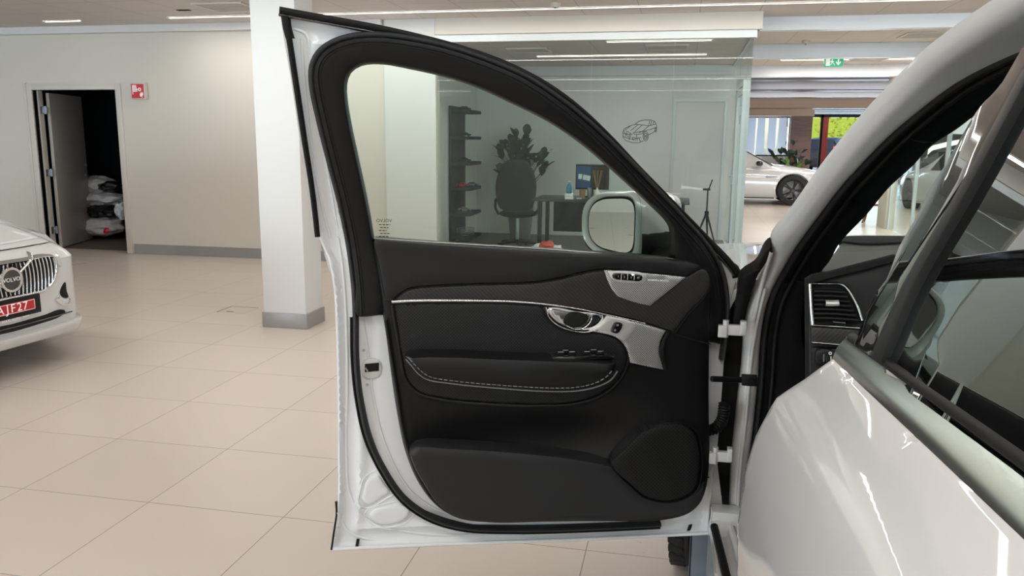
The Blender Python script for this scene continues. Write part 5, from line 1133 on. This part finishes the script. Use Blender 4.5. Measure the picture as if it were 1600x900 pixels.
decor = dp('decor_trim', [(614, 471, 1), (626, 460), (642, 452), (680, 448), (760, 445), (840, 442), (878, 436), (912, 427), (948, 422), (1010, 427), (1070, 434), (1098, 420), (1108, 428), (1110, 446), (1098, 466), (1075, 490), (1054, 519, 1), (1008, 504), (960, 492), (900, 481), (850, 474), (760, 469), (690, 469)], 'decor', .056, .02, .005, .018, label='dark woven decor strip')
dr('pad_seam', [(614, 471), (626, 459.5), (642, 451.5), (680, 447.5), (760, 444.5), (840, 441.5), (878, 435.5), (912, 426.5), (948, 421.5)], .003, 'void', .0565, .0015)
dr('decor_side_seam', [(1111, 446), (1098, 468), (1075, 492), (1055, 520)], .004, 'void', .0515, .002)
dr('chrome_strip', [(612, 471.5), (640, 470), (690, 469.5), (760, 470), (800, 471), (850, 475), (900, 482), (960, 494), (1008, 505)], (.0085, .0035), 'chrome', .058, .004, label='thin bright strip under the decor')
ins = dp('leather_insert', [(614, 475, 1), (690, 474), (760, 474), (848, 479, 1), (853, 492), (866, 506), (890, 516), (920, 520), (945, 522), (965, 530), (976, 545), (978, 562), (966, 590), (940, 614), (900, 628), (840, 632), (760, 629), (690, 622), (652, 612), (634, 590), (627, 560), (620, 520)], 'perf', .053, .01, .006, .02, label='perforated leather insert')
dr('insert_roll', [(613, 476), (620, 520), (627, 562), (634, 592), (653, 614), (690, 624), (760, 631), (840, 634), (902, 630), (944, 615), (970, 590), (982, 560), (980, 542), (968, 527), (950, 520)], .012, 'plastic', .050, .008)
arm = dp('armrest', [(633, 560), (645, 557), (700, 556), (780, 559), (860, 562), (940, 566), (966, 570), (964, 582), (952, 594), (930, 604), (900, 610), (860, 611), (780, 606), (700, 598), (664, 592), (648, 581), (640, 570)], 'leather', .118, .065, .022, .015, label='padded armrest')
dr('armrest_piping', [(634, 561), (644, 572), (652, 582), (666, 592), (700, 598.5), (780, 606.5), (860, 611.5), (902, 610.5), (932, 604.5), (954, 594), (965, 580)], .0035, 'piping', .098, .003, label='light piping along the armrest')
dr('armrest_stitching', [(640, 561), (650, 572), (659, 581), (672, 589), (702, 594.5), (780, 602), (860, 606.5), (900, 605.5), (928, 599.5), (946, 590), (958, 578)], .0018, 'piping', .118, .0012, step=.0045, dash=(2, 1), n=3, label='light stitching')
# window switches on the top face of the armrest
us, vs2 = DS.px(905, 562, .08)
DM = Matrix(((UD[0], 0, WD[0], OD[0]), (UD[1], 0, WD[1], OD[1]), (0, 1, 0, 0), (0, 0, 0, 1)))      # local x=u, y=v (up), z=w
sp_ = MB(DM).box(us-.09, us+.075, vs2+.006, vs2+.014, .055, .100, .003).build('switch_panel', 'gloss', door)
for du, w0 in ((-.055, .078), (-.020, .078), (.020, .078), (.050, .078), (-.04, .062), (.035, .062)):
    MB(DM).box(us+du-.010, us+du+.010, vs2+.0145, vs2+.022, w0-.006, w0+.008, .002).build('window_switch', 'plastic', door)
    MB(DM).box(us+du-.007, us+du+.007, vs2+.0222, vs2+.0232, w0+.004, w0+.007).build('switch_mark', 'satin', door)
# pull cup, handle and aluminium plate
cup = dp('handle_surround', [(849, 480), (853, 494), (864, 507), (886, 517), (915, 521), (936, 518), (946, 506), (950, 493), (900, 483), (862, 477)], 'plastic', .055, .02, .006, .012)
dp('handle_bowl', [(853, 481), (857, 494), (868, 505), (888, 514), (914, 518), (932, 514), (942, 504), (946, 494), (900, 485), (864, 479)], 'chrome', .058, .01, .010, .010, label='polished handle bowl')
dr('handle_frame', [(853, 479.5), (857, 494), (868, 506), (888, 515), (914, 519), (934, 515)], .004, 'chrome', .062, .004)
dp('pull_opening', [(893, 488), (912, 490), (920, 494), (917, 504), (906, 511), (889, 511), (881, 505), (886, 494)], 'void', .0665, .004, .002, .008)
dr('pull_rim', [(884, 508), (897, 514), (910, 513), (920, 506), (925, 494), (918, 489)], .0045, 'chrome', .066, .004)
plt = dp('speaker_plate', [(950, 493, 1), (1000, 505), (1041, 517, 1), (1033, 531), (1030, 550), (1037, 578, 1), (1008, 572), (985, 567, 1), (982, 552), (975, 538), (962, 527), (940, 521), (920, 518, 1), (940, 508)], 'perfmetal', .062, .012, .003, .012, label='perforated aluminium plate')
dp('plate_smooth_end', [(948, 494, 1), (985, 502), (994, 508), (988, 520), (976, 532), (962, 526), (940, 520), (921, 517, 1), (938, 508)], 'satin', .0645, .006, .003, .012, label='smooth end of the plate')
dp('plate_side', [(1042, 518, 1), (1046, 521), (1040, 535), (1038, 555), (1044, 581, 1), (1037, 579, 1), (1030, 552), (1034, 532)], 'plastic2', .058, .012, .003, .012)
lb_ = dp('lock_switch', [(963, 503, 1), (970, 504, 1), (973, 507), (971, 514, 1), (967, 520), (963, 521.5, 1), (956, 520, 1), (954, 517), (957, 509, 1), (960, 504)], 'gloss', .0685, .006, .002, .008)
for p in ((965, 508), (961, 516)): disc('lock_mark', DS, *DS.px(*p, .07), .0015, .0028, 'satin', lb_, .0705, .0005, 12)
# upper tweeter plate with memory keys
tw = dp('tweeter_grille', [(944, 422, 1), (1000, 426), (1072, 433, 1), (1046, 454), (1016, 478, 1), (990, 472), (965, 463, 1), (955, 450)], 'perfmetal', .060, .010, .002, .012, label='perforated aluminium tweeter plate')
dp('key_surround', [(950, 423, 1), (1006, 427), (1011, 430), (1010, 438), (1004, 442.5, 1), (962, 439.5), (955, 435)], 'satin', .0625, .006, .003, .012)
kp = dp('memory_keys', [(961, 426.5, 1), (999, 429, 1), (1003, 430), (1004.5, 434), (1003, 438), (998, 440, 1), (963, 437, 1), (958, 435), (956.5, 431), (958, 427.5)], 'gloss', .065, .006, .002, .01)
for s_, x in (('1', 966), ('2', 975.5), ('3', 986), ('M', 997)): u, v = DS.px(x, 432+(x-966)*.08, .066); text_on('key_mark', s_, DS, u, v, .0075, .0668, 'satin', kp)
for x in (971, 981, 991.5): dr('key_gap', [(x, 428), (x-.5, 437)], .0015, 'satin', .0655, .0006)
u, v = DS.px(1029, 438.5, .062); text_on('tweeter_lettering', 'BOWERS & WILKINS', DS, u, v, .0062, .0612, 'signwhite', tw, rot=-.06)
# lower pocket, speaker
pk = dp('map_pocket', [(640, 706), (650, 699), (700, 700), (800, 706), (900, 717), (956, 728, 1), (984, 757), (1006, 776), (1040, 785), (1070, 780), (1092, 766), (1104, 745, 1), (1102, 765), (1093, 787), (1075, 802), (1040, 812), (950, 817), (850, 819), (762, 820), (718, 813), (688, 795), (662, 760), (645, 728)], 'pocket', .088, .05, .016, .018, label='map pocket moulding')
spk = dp('speaker_grille', [(957, 728), (985, 692), (1008, 674), (1040, 663), (1068, 664), (1086, 677), (1093, 698), (1094, 740), (1087, 764), (1070, 778), (1040, 784), (1010, 778), (984, 757)], 'grille', .092, .04, .012, .014, label='round speaker cloth')
dr('speaker_edge', [(956, 728), (984, 691), (1008, 672.5), (1040, 661), (1069, 662), (1088, 675), (1095, 697), (1096, 740), (1089, 766), (1070, 780), (1040, 786), (1010, 780), (983, 758)], .004, 'plastic', .080, .004, closed=True)
dr('panel_seam', [(1048, 521), (1080, 530), (1110, 538)], .003, 'void', .0515, .0015); dr('panel_seam', [(1108, 746), (1095, 745)], .003, 'void', .0515, .0015)
dr('panel_edge_roll', [(603, 500), (612, 560), (622, 620), (632, 680), (650, 735), (672, 775)], .008, 'plastic', .052, .005)

# ---- wing mirror, fixed to the outside of the door
uc, vc = DS.px(951, 351, -.20); n_ = np.array([math.sin(math.radians(60)), 0, math.cos(math.radians(60))]); s_ax = np.array([math.cos(math.radians(60)), 0, -math.sin(math.radians(60))]); up_ = np.array([0, 1, 0])
C0 = np.array([uc, vc, -.20+lean(0, vc)])
def msuper(a, e=2.7):
    c, s = math.cos(a), math.sin(a)
    if c < 0: e = 4.6
    return math.copysign(abs(c)**(2/e), c), math.copysign(abs(s)**(2/e), s)
def mrings(rings, N=48, sel=None):
    vs = []; fs = []
    for hs, hv, d, ds in rings:
        for k in range(N):
            x, y = msuper(2*math.pi*k/N); tap = 1-.10*x*(1 if y > 0 else .6); p = C0+s_ax*(x*hs+ds)+up_*(y*hv*tap)+n_*d; vs.append(p)
    for i in range(len(rings)-1):
        for k in range(N): fs.append((i*N+k, i*N+(k+1) % N, (i+1)*N+(k+1) % N, (i+1)*N+k))
    return vs, fs
mh = MB(DM).add(*mrings([(.100, .078, -.022, 0), (.104, .082, -.004, 0), (.113, .090, .004, 0), (.119, .095, -.006, 0), (.121, .096, -.04, 0), (.121, .096, -.10, 0), (.118, .092, -.15, .0), (.107, .082, -.187, 0), (.083, .062, -.212, 0), (.045, .032, -.225, 0), (.002, .002, -.229, 0)])).build('mirror_housing', 'silver', door, label='silver door mirror housing', sharp=60)
vs, fs = mrings([(.1025, .0795, -.012, 0), (.004, .004, -.012, 0)]); MB(DM).add(vs, fs+[tuple(range(48, 96))]).build('mirror_surround', 'void', door, fixn=True)
vs, fs = mrings([(.096, .074, -.008, 0)]); MB(DM).add(vs, [tuple(range(48))]).build('mirror_glass', 'mirror', door, smooth=False)
e0 = C0-up_*.080-n_*.075; tgt = np.array([.10, 1.155, -.06])
MB(DM).tube([e0+up_*.03, e0-up_*.012, (e0+tgt)/2-up_*.022, tgt], [.055, .048, .036, .05], 14).build('mirror_stalk', 'plastic', door)
vs, fs = mrings([(.1215, .050, -.015, 0), (.1225, .052, -.05, 0), (.1225, .052, -.11, 0), (.118, .048, -.16, 0), (.09, .04, -.205, 0)]); vs = [v-up_*.0475 for v in vs]
MB(DM).add(vs, fs).build('mirror_lower_shell', 'plastic', door)
vs, fs = mrings([(.120, .0955, -.010, 0), (.1204, .0957, -.0105, 0), (.120, .0955, -.011, 0)]); MB(DM).add(vs, fs).build('mirror_seam', 'void', door)

# ---- closing pass: drop helper state
for o in list(bpy.data.objects):
    if o.type == 'MESH' and len(o.data.polygons) == 0: bpy.data.objects.remove(o)
